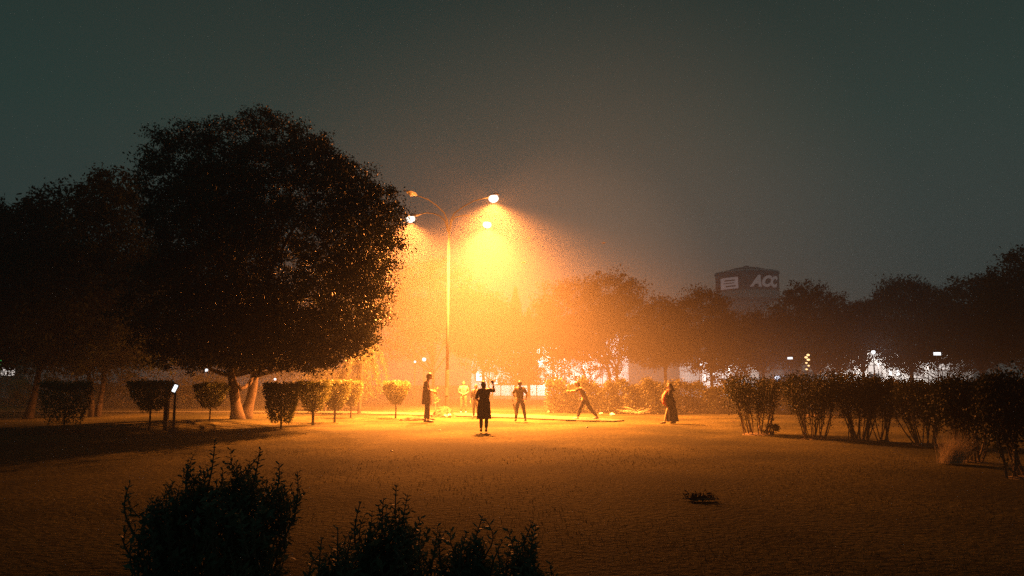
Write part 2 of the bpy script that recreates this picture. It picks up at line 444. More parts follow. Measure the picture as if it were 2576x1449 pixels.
# ------------------------------------------------------------------ big tree at left and its neighbours
def rel(base, pts):   # V-pixel blobs -> offsets
    out = []
    for (xv, yv, d, rx, ry, rz) in pts:
        p = W(xv, yv, d); k = d / F
        out.append((p[0] - base[0], p[1] - base[1], p[2], rx * k, ry, rz * k))
    return out
b0 = G(600, 1053)
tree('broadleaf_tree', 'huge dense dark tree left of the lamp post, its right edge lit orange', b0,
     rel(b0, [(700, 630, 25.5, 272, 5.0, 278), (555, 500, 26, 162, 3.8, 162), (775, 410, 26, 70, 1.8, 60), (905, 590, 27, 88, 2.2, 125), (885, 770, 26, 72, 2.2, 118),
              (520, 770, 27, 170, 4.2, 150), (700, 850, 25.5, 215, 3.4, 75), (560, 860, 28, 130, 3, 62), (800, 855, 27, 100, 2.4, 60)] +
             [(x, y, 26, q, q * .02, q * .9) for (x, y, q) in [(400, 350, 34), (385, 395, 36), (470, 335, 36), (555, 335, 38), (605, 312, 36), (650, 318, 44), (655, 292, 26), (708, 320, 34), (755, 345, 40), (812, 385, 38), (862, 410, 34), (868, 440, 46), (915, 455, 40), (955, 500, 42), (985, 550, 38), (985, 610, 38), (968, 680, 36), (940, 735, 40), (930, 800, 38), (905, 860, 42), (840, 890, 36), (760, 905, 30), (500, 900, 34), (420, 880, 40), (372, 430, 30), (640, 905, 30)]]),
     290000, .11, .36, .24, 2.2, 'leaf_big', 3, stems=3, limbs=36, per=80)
b0 = (X(250, 34), 34, 0)
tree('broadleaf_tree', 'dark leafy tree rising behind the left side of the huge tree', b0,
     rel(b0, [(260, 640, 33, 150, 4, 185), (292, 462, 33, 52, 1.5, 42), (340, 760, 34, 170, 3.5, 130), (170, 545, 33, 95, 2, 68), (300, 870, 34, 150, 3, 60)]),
     50000, .2, .6, .13, 2.4, 'leaf', 4, stems=2, limbs=24, bk='bark_shaded')
b0 = (X(85, 32), 32, 0)
tree('broadleaf_tree', 'dark tree with leaning pale trunk at the far left edge', b0,
     rel(b0, [(40, 640, 32, 150, 4, 130), (-80, 680, 32, 160, 4, 160), (120, 720, 32, 130, 3.5, 130), (30, 555, 32, 110, 2, 50), (-20, 820, 32, 130, 3, 100), (140, 850, 32, 120, 2.6, 75)]),
     50000, .2, .6, .15, 2.6, 'leaf', 5, limbs=20, lean=(.4, 0), bk='bark_shaded')
# weeping plant right of the big tree
def weeping():
    rng = np.random.default_rng(8)
    c = W(905, 930, 36); e = empty('weeping_tree', (c[0], c[1], 0), 'small pale weeping tree glowing orange beside the dark crown', 'tree')
    mb = MB(); mb.tube([(0, 0, -.1), (.1, 0, 1.3), (0, 0, 2.6)], [.09, .07, .04], 8)
    pts = []
    for k in range(46):
        a = rng.random() * 6.28; L = rng.uniform(.7, 1.5); z0 = rng.uniform(2.2, 3.3)
        p = [(0, 0, 2.0)]
        for t in np.linspace(.2, 1, 9):
            q = (math.cos(a) * L * t, math.sin(a) * L * t, z0 + .9 * math.sin(t * 2.6) * .7 - t * t * 1.5)
            p.append(q)
            for _ in range(16): pts.append(np.array(q) + rng.normal(size=3) * (.06, .06, .1) - np.array((0, 0, .08)))
        mb.tube(p, [.02] + [.012] * 8 + [.004], 5)
    mb.build('trunk', M['bark'], e)
    link('crown', leaf_mesh('crown', np.array(pts), .15, rng, 2.2, .18), M['leaf_weep'], e)
weeping()
# loose shrubs behind the clipped row
def shrub(label, base, rx, ry, h, n, leaf, m, seed, z0=.05, name='shrub', cat='shrub', group=None, clump=.16, ns=9):
    rng = np.random.default_rng(seed)
    e = empty(name, base, label, cat, group)
    P, cl = crown_points([(0, 0, z0 + (h - z0) * .5, rx, ry, (h - z0) * .5)], n, rng, clump, .5, 40)
    P = P[P[:, 2] > .02]
    link('foliage', leaf_mesh('foliage', P, leaf, rng, .0), M[m], e)
    mb = MB()
    for k in range(ns):
        limb(mb, (rng.normal() * rx * .15, rng.normal() * ry * .15, -.05), cl[rng.integers(len(cl))], .022, .006, rng, 5, .1, 5)
    mb.build('stems', M['twig'], e)
    return e
for i, (xv, d, rx, h, lb) in enumerate([(805, 40, 1.5, 2.35, 'bright leafy shrub under the right edge of the huge tree'),
                                        (870, 41, 1.4, 2.2, 'second leafy shrub, between the weeping tree and the bright shrub'),
                                        (520, 44, 1.6, 2.0, 'dim loose shrub behind the tree trunks at left'),
                                        (300, 45, 2.0, 2.2, 'dim wide shrub far behind the left path'),
                                        (120, 45, 2.0, 1.9, 'dark shrub at far left beyond the path')]):
    shrub(lb, (X(xv, d), d, 0), rx, 1.0, h, 5000, .13, 'leaf_hedge', 20 + i, clump=.3)

# ------------------------------------------------------------------ clipped funnel shrubs (left row)
def topiary(label, xv, yb, ytop, wtop, seed, group='clipped funnel shaped shrubs', n=5200, stem=.32, wbot=.35, stems=1, m='leaf_clip'):
    rng = np.random.default_rng(seed)
    b = G(xv, yb); d = b[1]; h = CAMH - (ytop - 955) / F * d; rt = wtop / F * d / 2
    e = empty('clipped_shrub', (b[0], b[1], 0), label, 'shrub', group)
    z0 = h * stem
    # leaves spread through an inverted cone, denser at its skin
    t = rng.random(n) ** .7; r = np.where(rng.random(n) < .6, rng.uniform(.85, 1.03, n), np.sqrt(rng.random(n)) * .9)
    a = rng.random(n) * 2 * math.pi
    topflat = rng.random(n) < .3
    t = np.where(topflat, rng.uniform(.93, 1.02, n), t); r = np.where(topflat, np.sqrt(rng.random(n)), r)
    prof = wbot + (1 - wbot) * np.sin(np.clip(t, 0, 1) * math.pi * .52) ** .9
    prof *= 1 + .11 * np.sin(a * 2 + seed * 1.7) + .06 * np.sin(a * 5 + t * 9 + seed) + .05 * rng.normal(size=n)
    P = np.stack([np.cos(a) * r * prof * rt, np.sin(a) * r * prof * rt, z0 + t * (h - z0) * (1 + .05 * np.sin(a * 2 + seed) * r + .035 * np.sin(a * 6 + seed)) + .035 * rng.normal(size=n) - .05 * (r * r) * topflat], 1)
    link('foliage', leaf_mesh('foliage', P, .075, rng, 0, .55), M[m], e)
    mb = MB()
    for s in range(stems):
        o = (rng.normal() * .05 * (stems > 1), rng.normal() * .05 * (stems > 1))
        pts = [(o[0], o[1], -.05), (o[0] * 1.2 + .01, o[1], z0 * .5), (o[0] * 1.6, o[1] * 1.6, z0 + .15)]
        mb.tube(pts, [.04, .032, .028], 8)
        for k in range(5):
            aa = rng.random() * 6.28
            limb(mb, pts[-1], (math.cos(aa) * rt * .6, math.sin(aa) * rt * .6, h * .8), .018, .005, rng, 4, .06, 5)
    mb.build('trunk', M['bark'], e, True)
topiary('small funnel clipped shrub standing alone on one stem left of the tall person', 995, 1051, 962, 62, 31, stem=.38, wbot=.3)
topiary('dark largest clipped shrub with a flat lit top, nearest of the left row', 706, 1078, 969, 92, 32, stem=.12, wbot=.55, n=8000)
topiary('clipped funnel shrub touching the right side of the dark largest one', 788, 1068, 963, 82, 33, stem=.3, stems=2)
topiary('clipped funnel shrub on three thin stems, third from the dark largest one', 842, 1060, 961, 70, 34, stem=.3, stems=3)
topiary('rightmost clipped funnel shrub of the row under the huge tree', 882, 1050, 961, 56, 35, stem=.33)
topiary('clipped shrub with lit top just left of the tree trunks', 527, 1060, 967, 86, 36, stem=.36)
topiary('dark clipped shrub on one stem, second from the left edge', 375, 1082, 962, 96, 37, stem=.4)
topiary('dark clipped shrub on the shadowed lawn nearest the left edge', 160, 1085, 965, 110, 38, stem=.15, wbot=.6)
# thick dark post with pale notices left of tree
def post():
    b = G(416, 1080)
    e = empty('notice_post', (b[0], b[1], 0), 'thick dark post with two small pale plates in the left shade', 'post')
    mb = MB(); mb.box((0, 0, .75), (.13, .13, 1.6)); mb.box((0, 0, 1.58), (.17, .17, .05)); mb.build('post', M['dark_steel'], e)
    mb = MB(); mb.box((.0, -.08, 1.42), (.16, .015, .2)); mb.build('plate', M['plastic'], e)
    mb = MB(); mb.box((.02, -.08, 1.13), (.12, .015, .2)); mb.build('plate', M['plastic'], e)
post()

# ------------------------------------------------------------------ right vase shrubs
def vase(label, xv, yb, ytop, w, seed, n=9000, ns=16, group='multi stemmed vase shaped shrubs', depth=None):
    rng = np.random.default_rng(seed)
    b = G(xv, yb); d = b[1]; h = CAMH - (ytop - 955) / F * d; rt = w / F * d / 2
    e = empty('vase_shrub', (b[0], b[1], 0), label, 'shrub', group)
    mb = MB(); tips = []; stemp = []
    mb.ball((0, 0, -.07), (rt * .5, rt * .5, .09), 18, 8)
    for k in range(ns):
        a = 2 * math.pi * k / ns + rng.normal() * .2; r0 = rt * rng.uniform(.15, .45)
        p0 = (math.cos(a) * r0, math.sin(a) * r0, -.05)
        r1 = rt * rng.uniform(.5, .95); p1 = (math.cos(a) * r1, math.sin(a) * r1, h * rng.uniform(.6, .85))
        q = limb(mb, p0, p1, .024 * rng.uniform(.5, 1.2), .008, rng, 6, .13, 6); tips.append(p1); stemp += [q[2], q[3], q[4], q[3].lerp(q[4], .5), q[2].lerp(q[3], .5), q[1].lerp(q[2], .6)]
        for j in (2, 3, 4):
            v = q[j] + Vector((rng.normal() * .15, rng.normal() * .15, .25)); limb(mb, q[j], v, .009, .004, rng, 3, .05, 4)
            tips.append(tuple(v))
    mb.build('stems', M['twig'], e)
    tips = np.array(tips)
    k = n // 3
    P1 = tips[rng.integers(len(tips), size=k)] + rng.normal(size=(k, 3)) * (.12, .12, .11)
    k = n - k
    t = rng.random(k) ** .55; a = rng.random(k) * 6.28; r = np.where(rng.random(k) < .55, rng.uniform(.8, 1.05, k), np.sqrt(rng.random(k)))
    prof = (.55 + .45 * t ** .6) * (1 - .25 * np.clip(t - .75, 0, 1) * 4 * .6) * (1 + .1 * np.sin(a * 4 + seed) + .08 * rng.normal(size=k))
    top = h * (.42 + .58 * t) + .07 * rng.normal(size=k) + .06 * np.sin(a * 3 + r * 4)
    P2 = np.stack([np.cos(a) * r * prof * rt, np.sin(a) * r * prof * rt, top], 1)
    low = []
    for q in stemp:
        for _ in range(14 if rng.random() < .6 else 3): low.append(np.array(q) + rng.normal(size=3) * (.06, .06, .07))
    low = np.array(low); low[:, 2] = np.abs(low[:, 2]) + .02
    link('foliage', leaf_mesh('foliage', np.concatenate([P1, P2, low]), .06, rng, 0, .5), M['leaf_vase'], e)
vase('splayed vase shaped shrub at the right end of the lit lawn', 1902, 1090, 952, 140, 41)
vase('second vase shaped shrub in the right row, broad dark top', 2045, 1102, 945, 130, 42)
vase('third vase shaped shrub in the right row, joined to the second', 2160, 1106, 946, 120, 43)
vase('narrow vase shaped shrub between the third shrub and the lit gap at right', 2222, 1108, 955, 70, 44, n=5000, ns=9)
vase('vase shaped shrub just right of the lit gap', 2330, 1118, 962, 135, 45, n=11000)
vase('near dark shrub by the dry grass at the right', 2450, 1160, 958, 150, 46, n=13000, ns=14)
vase('nearest dark shrub cut by the right edge of the picture', 2575, 1200, 950, 170, 47, n=15000, ns=12)
shrub('small low dark plant at the foot of the splayed shrub', G(1940, 1090), .28, .22, .3, 900, .06, 'leaf_hedge', 48, .0, 'low_plant', 'plant', clump=.06, ns=5)

# dry grass tuft under the right shrubs
def dry_tuft():
    rng = np.random.default_rng(50); b = G(2392, 1165)
    e = empty('dry_grass_tuft', (b[0], b[1], 0), 'pale leaning tuft of dry grass in front of the right shrubs', 'grass tuft')
    V = []; Fc = []
    for k in range(380):
        x0, y0 = rng.normal() * .10, rng.normal() * .08
        L = rng.uniform(.35, .85); lean = rng.normal() * .35 + .35; ly = rng.normal() * .3; w = .004
        a = len(V)
        for j, t in enumerate((0, .5, 1)):
            x = x0 + lean * L * t; y = y0 + ly * L * t; z = L * (t - .25 * t * t * abs(lean)) * .9
            V += [(x - w * (1 - t), y, z), (x + w * (1 - t) + .001, y, z)]
        Fc += [(a, a + 1, a + 3, a + 2), (a + 2, a + 3, a + 5, a + 4)]
    link('blades', mesh_np('blades', V, Fc), M['dry'], e)
dry_tuft()

# ------------------------------------------------------------------ long hedge behind the pitch
def hedge(label, pts, h, w, n, seed, leaf=.11):
    rng = np.random.default_rng(seed); cx, cy_ = pts[0]
    e = empty('hedge', (cx, cy_, 0), label, 'hedge')
    t = rng.random(n) * (len(pts) - 1); i = t.astype(int); f = (t - i)[:, None]
    P = np.array(pts); C = P[i] * (1 - f) + P[i + 1] * f
    hh = h * (1 + .13 * np.sin(t * 9) + .1 * np.sin(t * 23 + 1))
    a = rng.random(n); zz = np.where(a < .35, rng.uniform(.9, 1.05, n), rng.random(n) ** .8) * hh
    off = np.where(rng.random(n) < .5, -1, rng.uniform(-1, 1, n)) * w * (1 + .25 * np.sin(t * 14 + zz * 2)) + .09 * rng.normal(size=n)
    V = np.stack([C[:, 0] - cx + rng.normal(size=n) * .1, C[:, 1] - cy_ + off, np.abs(zz + .06 * rng.normal(size=n))], 1)
    link('foliage', leaf_mesh('foliage', V, leaf, rng, 0, .5), M['leaf_hedge'], e)
    mb = MB(); mb.tube([(p[0] - cx, p[1] - cy_, -.02) for p in pts], .12, 6)
    for k in range(60):
        s = rng.random() * (len(pts) - 1); j = int(s); q = P[j] * (1 - s + j) + P[j + 1] * (s - j)
        limb(mb, (q[0] - cx, q[1] - cy_, -.05), (q[0] - cx + rng.normal() * .3, q[1] - cy_ - w * rng.random(), h * .8), .02, .007, rng, 4, .1, 5)
    mb.build('stems', M['twig'], e)
hedge('long loose hedge lit orange behind the crouching player', [(X(1375, 38.5), 38.5), (X(1480, 38), 38), (X(1600, 37.5), 37.5), (X(1700, 37), 37)], 1.35, .7, 30000, 51)
hedge('darker hedge behind the walking woman and the right shrubs', [(X(1705, 38), 38), (X(1850, 37), 37), (X(2000, 36.5), 36.5)], 1.25, .7, 20000, 52)
hedge('low dark hedge at far right beyond the vase shrubs', [(X(2020, 34), 34), (X(2250, 33), 33), (X(2620, 31), 31)], 1.3, .7, 24000, 53)

hedge('tall dark hedge far behind the tree trunks at left', [(X(-120, 58), 58), (X(200, 59), 59), (X(520, 59), 59), (X(860, 60), 60)], 3.6, .9, 34000, 54, .16)
hedge('tall dark hedge far behind the right shrubs, lamps showing above it', [(X(1900, 58), 58), (X(2200, 57), 57), (X(2640, 55), 55)], 1.3, .9, 16000, 55, .16)
# cut branches + litter
def branches(label, base, n, L, seed, name='branch_pile', up=.45):
    rng = np.random.default_rng(seed); e = empty(name, base, label, 'branches')
    mb = MB(); pts = []
    for k in range(n):
        a = rng.normal() * .5 + (0 if rng.random() < .5 else math.pi); l = L * rng.uniform(.4, 1)
        p = Vector((rng.normal() * L * .25, rng.normal() * L * .15, .01 + rng.random() * L * up * .22))
        q = p + Vector((math.cos(a) * l, math.sin(a) * l * .6, rng.uniform(.0, up) * l))
        limb(mb, p, q, .014 if n > 10 else .009, .004, rng, 5, .08 if n > 10 else .03, 5)
        for _ in range(10): pts.append(np.array(p.lerp(q, rng.random())) + rng.normal(size=3) * .04)
    mb.build('twigs', M['dry'] if n > 20 else M['twig'], e)
    P = np.array(pts); P[:, 2] = np.abs(P[:, 2]) + .01
    link('leaves', leaf_mesh('leaves', P, .07 if n > 10 else .035, rng, 0, .4), M['leaf_hedge'] if n > 20 else M['cloth_brown'], e)
branches('heap of cut branches at the foot of the orange lit hedge', G(1600, 1042), 34, .75, 61)
branches('dark fallen leafy branch lying flat on the bare foreground lawn', G(1765, 1258), 16, .22, 62, 'fallen_branch', .1)
branches('small dark twig lying left of the splayed shrub', G(1850, 1062), 5, .22, 63, 'fallen_branch', .2)
def litter(label, xv, yv, s, seed):
    rng = np.random.default_rng(seed); b = G(xv, yv); mb = MB()
    mb.ball((0, 0, s * .3), (s, s * .7, s * .35), 10, 6)
    mb.v = [tuple(np.array(p) + rng.normal(size=3) * s * .14) for p in mb.v]
    o = mb.build('litter', M['plastic']); o.location = b; tag(o, label, 'litter', 'crumpled white litter on the lawn')
litter('crumpled white scrap left of the cut branches, beneath the hedge', 1512, 1041, .09, 1)
litter('widest crumpled white scrap, middle of the three by the hedge', 1540, 1044, .12, 2)
litter('crumpled white scrap touching the left end of the cut branches', 1567, 1039, .08, 3)
litter('tiny pale scrap on the open lawn below the crouching player', 1478, 1076, .05, 4)
litter('tiny pale scrap on the lawn left of the woman with the raised arm', 1106, 1083, .045, 5)
litter('tiny pale scrap on the foreground lawn at left centre', 985, 1135, .03, 6)

# mound at pole base
def mound():
    rng = np.random.default_rng(70); c = (X(1116, 34.0), 34.0)
    mb = MB(); n = 28; rings = 9; V = []
    for j in range(rings + 1):
        t = j / rings
        for k in range(n):
            a = 2 * math.pi * k / n; r = .56 * (1 - t) ** .75 * (1 + .1 * math.sin(a * 3 + 1) + .05 * rng.normal())
            V.append((math.cos(a) * r, math.sin(a) * r, -.05 + .5 * math.sin(t * math.pi / 2) ** 1.0 + .02 * rng.normal()))
    Fc = [(j * n + k, j * n + (k + 1) % n, (j + 1) * n + (k + 1) % n, (j + 1) * n + k) for j in range(rings) for k in range(n)]
    Fc.append(tuple(rings * n + k for k in range(n))); mb.add(V, Fc)
    o = mb.build('soil_mound', M['soil']); o.location = (c[0], c[1], 0)
    tag(o, 'rounded brown heap of soil and rubble at the lamp post foot', 'mound')
    for i, (dx, s, lb) in enumerate([(.36, .09, 'bright white bag at the right foot of the soil heap'), (.18, .07, 'smaller white bag lying against the soil heap front')]):
        mb = MB(); mb.ball((0, 0, s * .7), (s, s * .8, s), 10, 7); mb.v = [tuple(np.array(p) + rng.normal(size=3) * s * .12) for p in mb.v]
        mb.tube([(0, 0, s * 1.5), (0.01, 0, s * 2.0)], [s * .25, s * .4], 6)
        b = mb.build('plastic_bag', M['plastic']); b.location = (c[0] + dx, c[1] - .62, 0); tag(b, lb, 'bag', 'white bags by the soil heap')
    # low pale soil ridge near tall person
    p = G(1049, 1056); mb = MB(); mb.ball((0, 0, .0), (.75, .35, .12), 24, 12)
    mb.v = [tuple(np.array(q) + rng.normal(size=3) * (.02, .02, .01)) for q in mb.v]
    o = mb.build('soil_ridge', M['soil']); o.location = p; tag(o, 'low flat ridge of earth beside the tall person at left', 'mound')
mound()
# sapling by the pole
def sapling():
    rng = np.random.default_rng(71); b = (X(1096, 36.5), 36.5, 0)
    e = empty('sapling', b, 'thin young sapling with few leaves between lamp post and tall person', 'sapling')
    mb = MB(); mb.tube([(0, 0, -.05), (.05, 0, .6), (.02, 0, 1.15)], [.02, .016, .006], 6); pts = []
    for k in range(9):
        z = .45 + k * .08; a = rng.random() * 6.28; L = .3
        q = (math.cos(a) * L, math.sin(a) * L, z + .12); mb.tube([(.03, 0, z), q], [.008, .003], 5)
        for _ in range(16): pts.append(np.array(q) * rng.uniform(.6, 1.1) * (1, 1, 0) + (0, 0, q[2]) + rng.normal(size=3) * .05)
    mb.build('trunk', M['twig'], e); link('crown', leaf_mesh('crown', np.array(pts), .09, rng), M['leaf_clip'], e)
sapling()

# ------------------------------------------------------------------ background trees
def bgtree(label, xv, d, top, blobs, n=14000, seed=1, leaf=.2, tr=.16, fork=2.6, stems=1):
    b = (X(xv, d), d, 0)
    return tree('park_tree', label, b, rel(b, blobs), int(n * 1.7), leaf, .6, tr, fork, 'leaf', seed, 'trees lining the far side of the park', limbs=14, stems=stems, shell=.65, per=45)
bgtree('hazy round tree glowing orange directly behind the lamp post', 1090, 62, 0, [(1080, 760, 62, 130, 4, 105), (1000, 830, 61, 110, 3, 80), (1165, 820, 62, 90, 3, 85)], 20000, 81)
bgtree('hazy low tree glowing orange just right of the lamp post', 1215, 58, 0, [(1210, 820, 58, 90, 3, 85), (1270, 845, 57, 80, 3, 70)], 14000, 82)
def conifer(label, xv, ytop, d, w, seed):
    rng = np.random.default_rng(seed); e = empty('conifer', (X(xv, d), d, 0), label, 'tree')
    h = W(xv, ytop, d)[2]; r = w / F * d / 2; n = 7000
    t = rng.random(n) ** 1.3; a = rng.random(n) * 6.28; rr = np.sqrt(rng.random(n)) * r * (1 - t) ** .75 * (1 + .15 * np.sin(t * 40))
    P = np.stack([np.cos(a) * rr, np.sin(a) * rr, 1.2 + t * (h - 1.2)], 1)
    link('crown', leaf_mesh('crown', P, .24, rng, .2, .4), M['leaf'], e)
    mb = MB(); mb.tube([(0, 0, -.1), (0, 0, h * .5), (0, 0, h * .97)], [.16, .09, .02], 8); mb.build('trunk', M['bark'], e)
conifer('pointed hazy conifer, taller of the pair right of the lit lamps', 1297, 722, 66, 95, 83)
conifer('pointed hazy conifer, shorter one beside the taller conifer', 1330, 775, 67, 70, 84)
bgtree('large domed tree with a high peak behind the crouching player', 1540, 55, 0, [(1440, 800, 55, 105, 3.4, 100), (1548, 765, 55, 78, 2.8, 76), (1500, 850, 54, 120, 3, 60), (1395, 850, 56, 60, 2.4, 60)], 26000, 85, tr=.14, stems=2)
bgtree('small rounded dark tree between the high peaked tree and the flat topped tree', 1670, 56, 0, [(1668, 830, 56, 62, 2.6, 76), (1640, 875, 55, 60, 2.4, 45)], 12000, 86)
bgtree('flat topped dark tree in front of the water tower', 1785, 55, 0, [(1765, 795, 55, 62, 2.4, 66), (1838, 842, 55, 65, 2.4, 58), (1790, 880, 54, 105, 2.6, 50)], 18000, 87)
bgtree('low dark tree just right below the water tower', 1915, 56, 0, [(1905, 850, 56, 62, 2.4, 60), (1940, 880, 55, 60, 2.4, 45)], 12000, 88)
bgtree('broad dark domed tree right of the water tower', 2045, 54, 0, [(2040, 790, 54, 88, 3, 68), (2085, 850, 54, 80, 2.6, 60), (1995, 860, 54, 60, 2.4, 55)], 18000, 89)
bgtree('low dark tree between the two domed trees at right', 2165, 55, 0, [(2168, 825, 55, 48, 2.2, 62)], 8000, 90)
bgtree('dark domed tree second from the right edge cluster', 2285, 52, 0, [(2283, 790, 52, 84, 2.8, 80), (2290, 860, 52, 90, 2.6, 50)], 17000, 91)
bgtree('dark spreading tree near the right edge', 2460, 48, 0, [(2455, 775, 48, 84, 2.8, 72), (2400, 835, 48, 52, 2, 62), (2500, 850, 48, 90, 2.6, 60)], 18000, 92)
bgtree('tallest dark tree cut by the right edge of the picture', 2600, 40, 0, [(2600, 740, 40, 80, 2.6, 108), (2540, 800, 40, 62, 2, 75), (2640, 860, 40, 100, 2.6, 70)], 22000, 93, leaf=.2)
bgtree('dim tree mass seen under the huge tree at left', 700, 60, 0, [(700, 860, 60, 190, 4, 80)], 12000, 94)
bgtree('dark tree mass at far left behind the leaning trunk', 200, 60, 0, [(200, 850, 60, 220, 4, 90), (60, 820, 60, 120, 4, 90)], 16000, 95)

def sparse(label, xv, d, blobs, n, seed):
    b = (X(xv, d), d, 0)
    tree('sparse_tree', label, b, rel(b, blobs), n, .2, .45, .09, 1.4, 'leaf', seed, 'thin trees before the lit buildings', limbs=14, stems=2, shell=.3, per=30)
sparse('thin tree before the row of lit windows', 1235, 66, [(1215, 915, 66, 50, 1.5, 28), (1270, 925, 66, 45, 1.5, 25)], 2600, 301)
sparse('thin tree between the two lit buildings', 1395, 67, [(1345, 915, 67, 50, 1.5, 34), (1400, 930, 67, 40, 1.5, 45)], 3400, 302)
sparse('thin tree before the taller lit building', 1480, 66, [(1455, 905, 66, 48, 1.5, 50), (1520, 915, 66, 45, 1.5, 45)], 3600, 303)
sparse('thin tree before the low white building', 1840, 58, [(1830, 930, 58, 70, 1.5, 34)], 2600, 304)
sparse('thin tree before the left half of the dim long building', 2110, 58, [(2100, 905, 58, 90, 1.5, 36)], 5200, 305)
sparse('thin tree before the right half of the dim long building', 2370, 58, [(2290, 905, 58, 80, 1.5, 36), (2440, 905, 58, 90, 1.5, 36)], 8500, 306)
# ------------------------------------------------------------------ buildings far behind the trees
def building(label, x0, x1, d, zt, wins, seed, depth=8, pil=True, dim=False):
    xa, xb = X(x0, d), X(x1, d); cx = (xa + xb) / 2; wd = xb - xa
    e = empty('building', (cx, d, 0), label, 'building')
    mb = MB(); mb.box((0, depth / 2, zt / 2), (wd, depth, zt)); mb.build('wall', M['wall'], e)
    mb = MB(); mb.box((0, depth / 2, zt + .12), (wd + .8, depth + .8, .24)); mb.build('roof', M['roof'], e)
    if pil:
        k = max(2, int(wd / 3.2))
        for i in range(k + 1):
            mb = MB(); mb.box((-wd / 2 + .2 + i * (wd - .4) / k, -.1, zt / 2), (.28, .2, zt - .02)); mb.build('pilaster', M['wall'], e)
    for (xv0, xv1, yv0, yv1, mm) in wins:
        p0 = W(xv0, yv1, d); p1 = W(xv1, yv0, d); w_ = p1[0] - p0[0]; h_ = p1[2] - p0[2]; zc = max((p0[2] + p1[2]) / 2, h_ / 2 + .02)
        mb = MB(); c = ((p0[0] + p1[0]) / 2 - cx, 0, zc)
        for sx in (-1, 1): mb.box((c[0] + sx * (w_ / 2 + .04), -.05, zc), (.08, .1, h_ + .16))
        for sz in (-1, 1): mb.box((c[0], -.05, zc + sz * (h_ / 2 + .04)), (w_, .1, .08))
        mb.box((c[0], -.045, zc), (.05, .06, h_))
        f = mb.build('window', M['frame'], e)
        mb = MB(); mb.box((c[0], -.012, zc), (w_, .02, h_)); mb.build('pane', M[mm], f)
    return e
building('pale lit building glimpsed between the hazy trees behind the players', 1185, 1400, 78, 5.2,
         [(1198, 1222, 932, 958, 'win'), (1238, 1252, 950, 966, 'win'), (1258, 1282, 944, 966, 'win'), (1320, 1372, 905, 925, 'win'), (1335, 1375, 932, 950, 'win_dim'), (1308, 1325, 945, 975, 'win_dim')], 1)
building('taller pale building with lit windows behind the high peaked tree', 1402, 1580, 80, 6.6,
         [(1408, 1428, 895, 925, 'win'), (1412, 1432, 935, 965, 'win'), (1495, 1525, 905, 968, 'win_dim'), (1470, 1488, 950, 975, 'win'), (1535, 1560, 895, 930, 'win_dim'), (1435, 1460, 890, 935, 'win_dim')], 2)
building('low white building glimpsed left of the splayed vase shrub', 1755, 1905, 70, 3.6,
         [(1792, 1802, 930, 965, 'win'), (1815, 1850, 938, 955, 'win_dim'), (1860, 1885, 955, 980, 'win_dim'), (1762, 1776, 940, 958, 'win')], 3)
building('dim long building behind the right shrubs and trees', 2040, 2440, 72, 4.4,
         [(2185, 2215, 920, 950, 'win_dim'), (2290, 2320, 930, 950, 'win_dim'), (2085, 2110, 935, 950, 'win_dim'), (2130, 2150, 915, 935, 'win_dim'), (2235, 2262, 925, 945, 'win'), (2360, 2395, 915, 930, 'win_dim')], 4)
building('dim small building at far left with a greenish light', -60, 75, 66, 3.6,
         [(0, 40, 925, 945, 'win_dim')], 5)
# small park lamps
def lamp(name, label, xv, yv, d, m, kind='globe', r=.16, group=None, power=0, col=(1, 1, 1), ry=.0):
    p = W(xv, yv, d); e = empty(name, (p[0], p[1], 0), label, 'lamp', group)
    mb = MB(); mb.tube([(0, .02, -.1), (0, .02, max(.3, p[2] - r))], [.05, .035], 8)
    mb.box((0, .02, .03), (.25, .25, .06)); mb.build('post', M['dark_steel'], e)
    if kind == 'globe':
        mb = MB(); mb.ball((0, 0, p[2]), r, 14, 9); mb.build('globe', M[m], e, True)
        mb = MB(); mb.lathe([(.02, r * 1.2), (r * .75, r * .9), (r * .8, r * .82), (.02, r * .95)], 14, (0, 0, p[2])); mb.build('cap', M['dark_steel'], e)
    else:
        q = Matrix.Rotation(ry, 3, 'Y')
        mb = MB(); mb.box((0, .02, p[2]), (r * 2.3, .06, r * 1.1), q); ho = mb.build('housing', M['dark_steel'], e)
        mb = MB(); mb.box((0, -.03, p[2]), (r * 2, .05, r * .85), q); mb.build('panel', M[m], ho)
    if power:
        L = bpy.data.lights.new('lamp_light', 'POINT'); L.energy = power; L.color = col; L.shadow_soft_size = .15
        o = bpy.data.objects.new('lamp_light', L); COL.objects.link(o); o.location = (p[0], p[1] - .4, p[2] + (.0))
    return e
WH = (.85, .92, 1.0)
lamp('globe_lamp', 'brilliant blue white globe lamp between two vase shaped shrubs', 1956, 952, 50, 'bulb_b', 'globe', .19, power=260, col=(.7, .8, 1))
lamp('panel_lamp', 'bright flat white lamp high under the domed tree right of tower', 1987, 901, 49, 'bulb_w', 'panel', .16)
lamp('globe_lamp', 'white globe lamp under the second domed tree at right', 2197, 886, 48, 'bulb_w', 'globe', .13, power=120, col=WH)
lamp('panel_lamp', 'long narrow white lamp under the dark trees near the right edge', 2357, 890, 47, 'bulb_w', 'panel', .22)
lamp('globe_lamp', 'small white globe lamp glimpsed left of the tree trunks', 519, 931, 45, 'bulb_w', 'globe', .1)
lamp('panel_lamp', 'tilted bright white lamp beside the thick dark post at left', 441, 977, 23.8, 'bulb_w', 'panel', .115, ry=R(-66))
lamp('globe_lamp', 'white globe lamp above the tall person at left', 1067, 904, 50, 'bulb_w', 'globe', .13)
lamp('globe_lamp', 'smaller white globe lamp left above the tall person', 1044, 910, 52, 'bulb_w', 'globe', .08)
lamp('globe_lamp', 'tiny blue lamp by the leaning trunk at far left', 95, 885, 45, 'bulb_b', 'globe', .06)
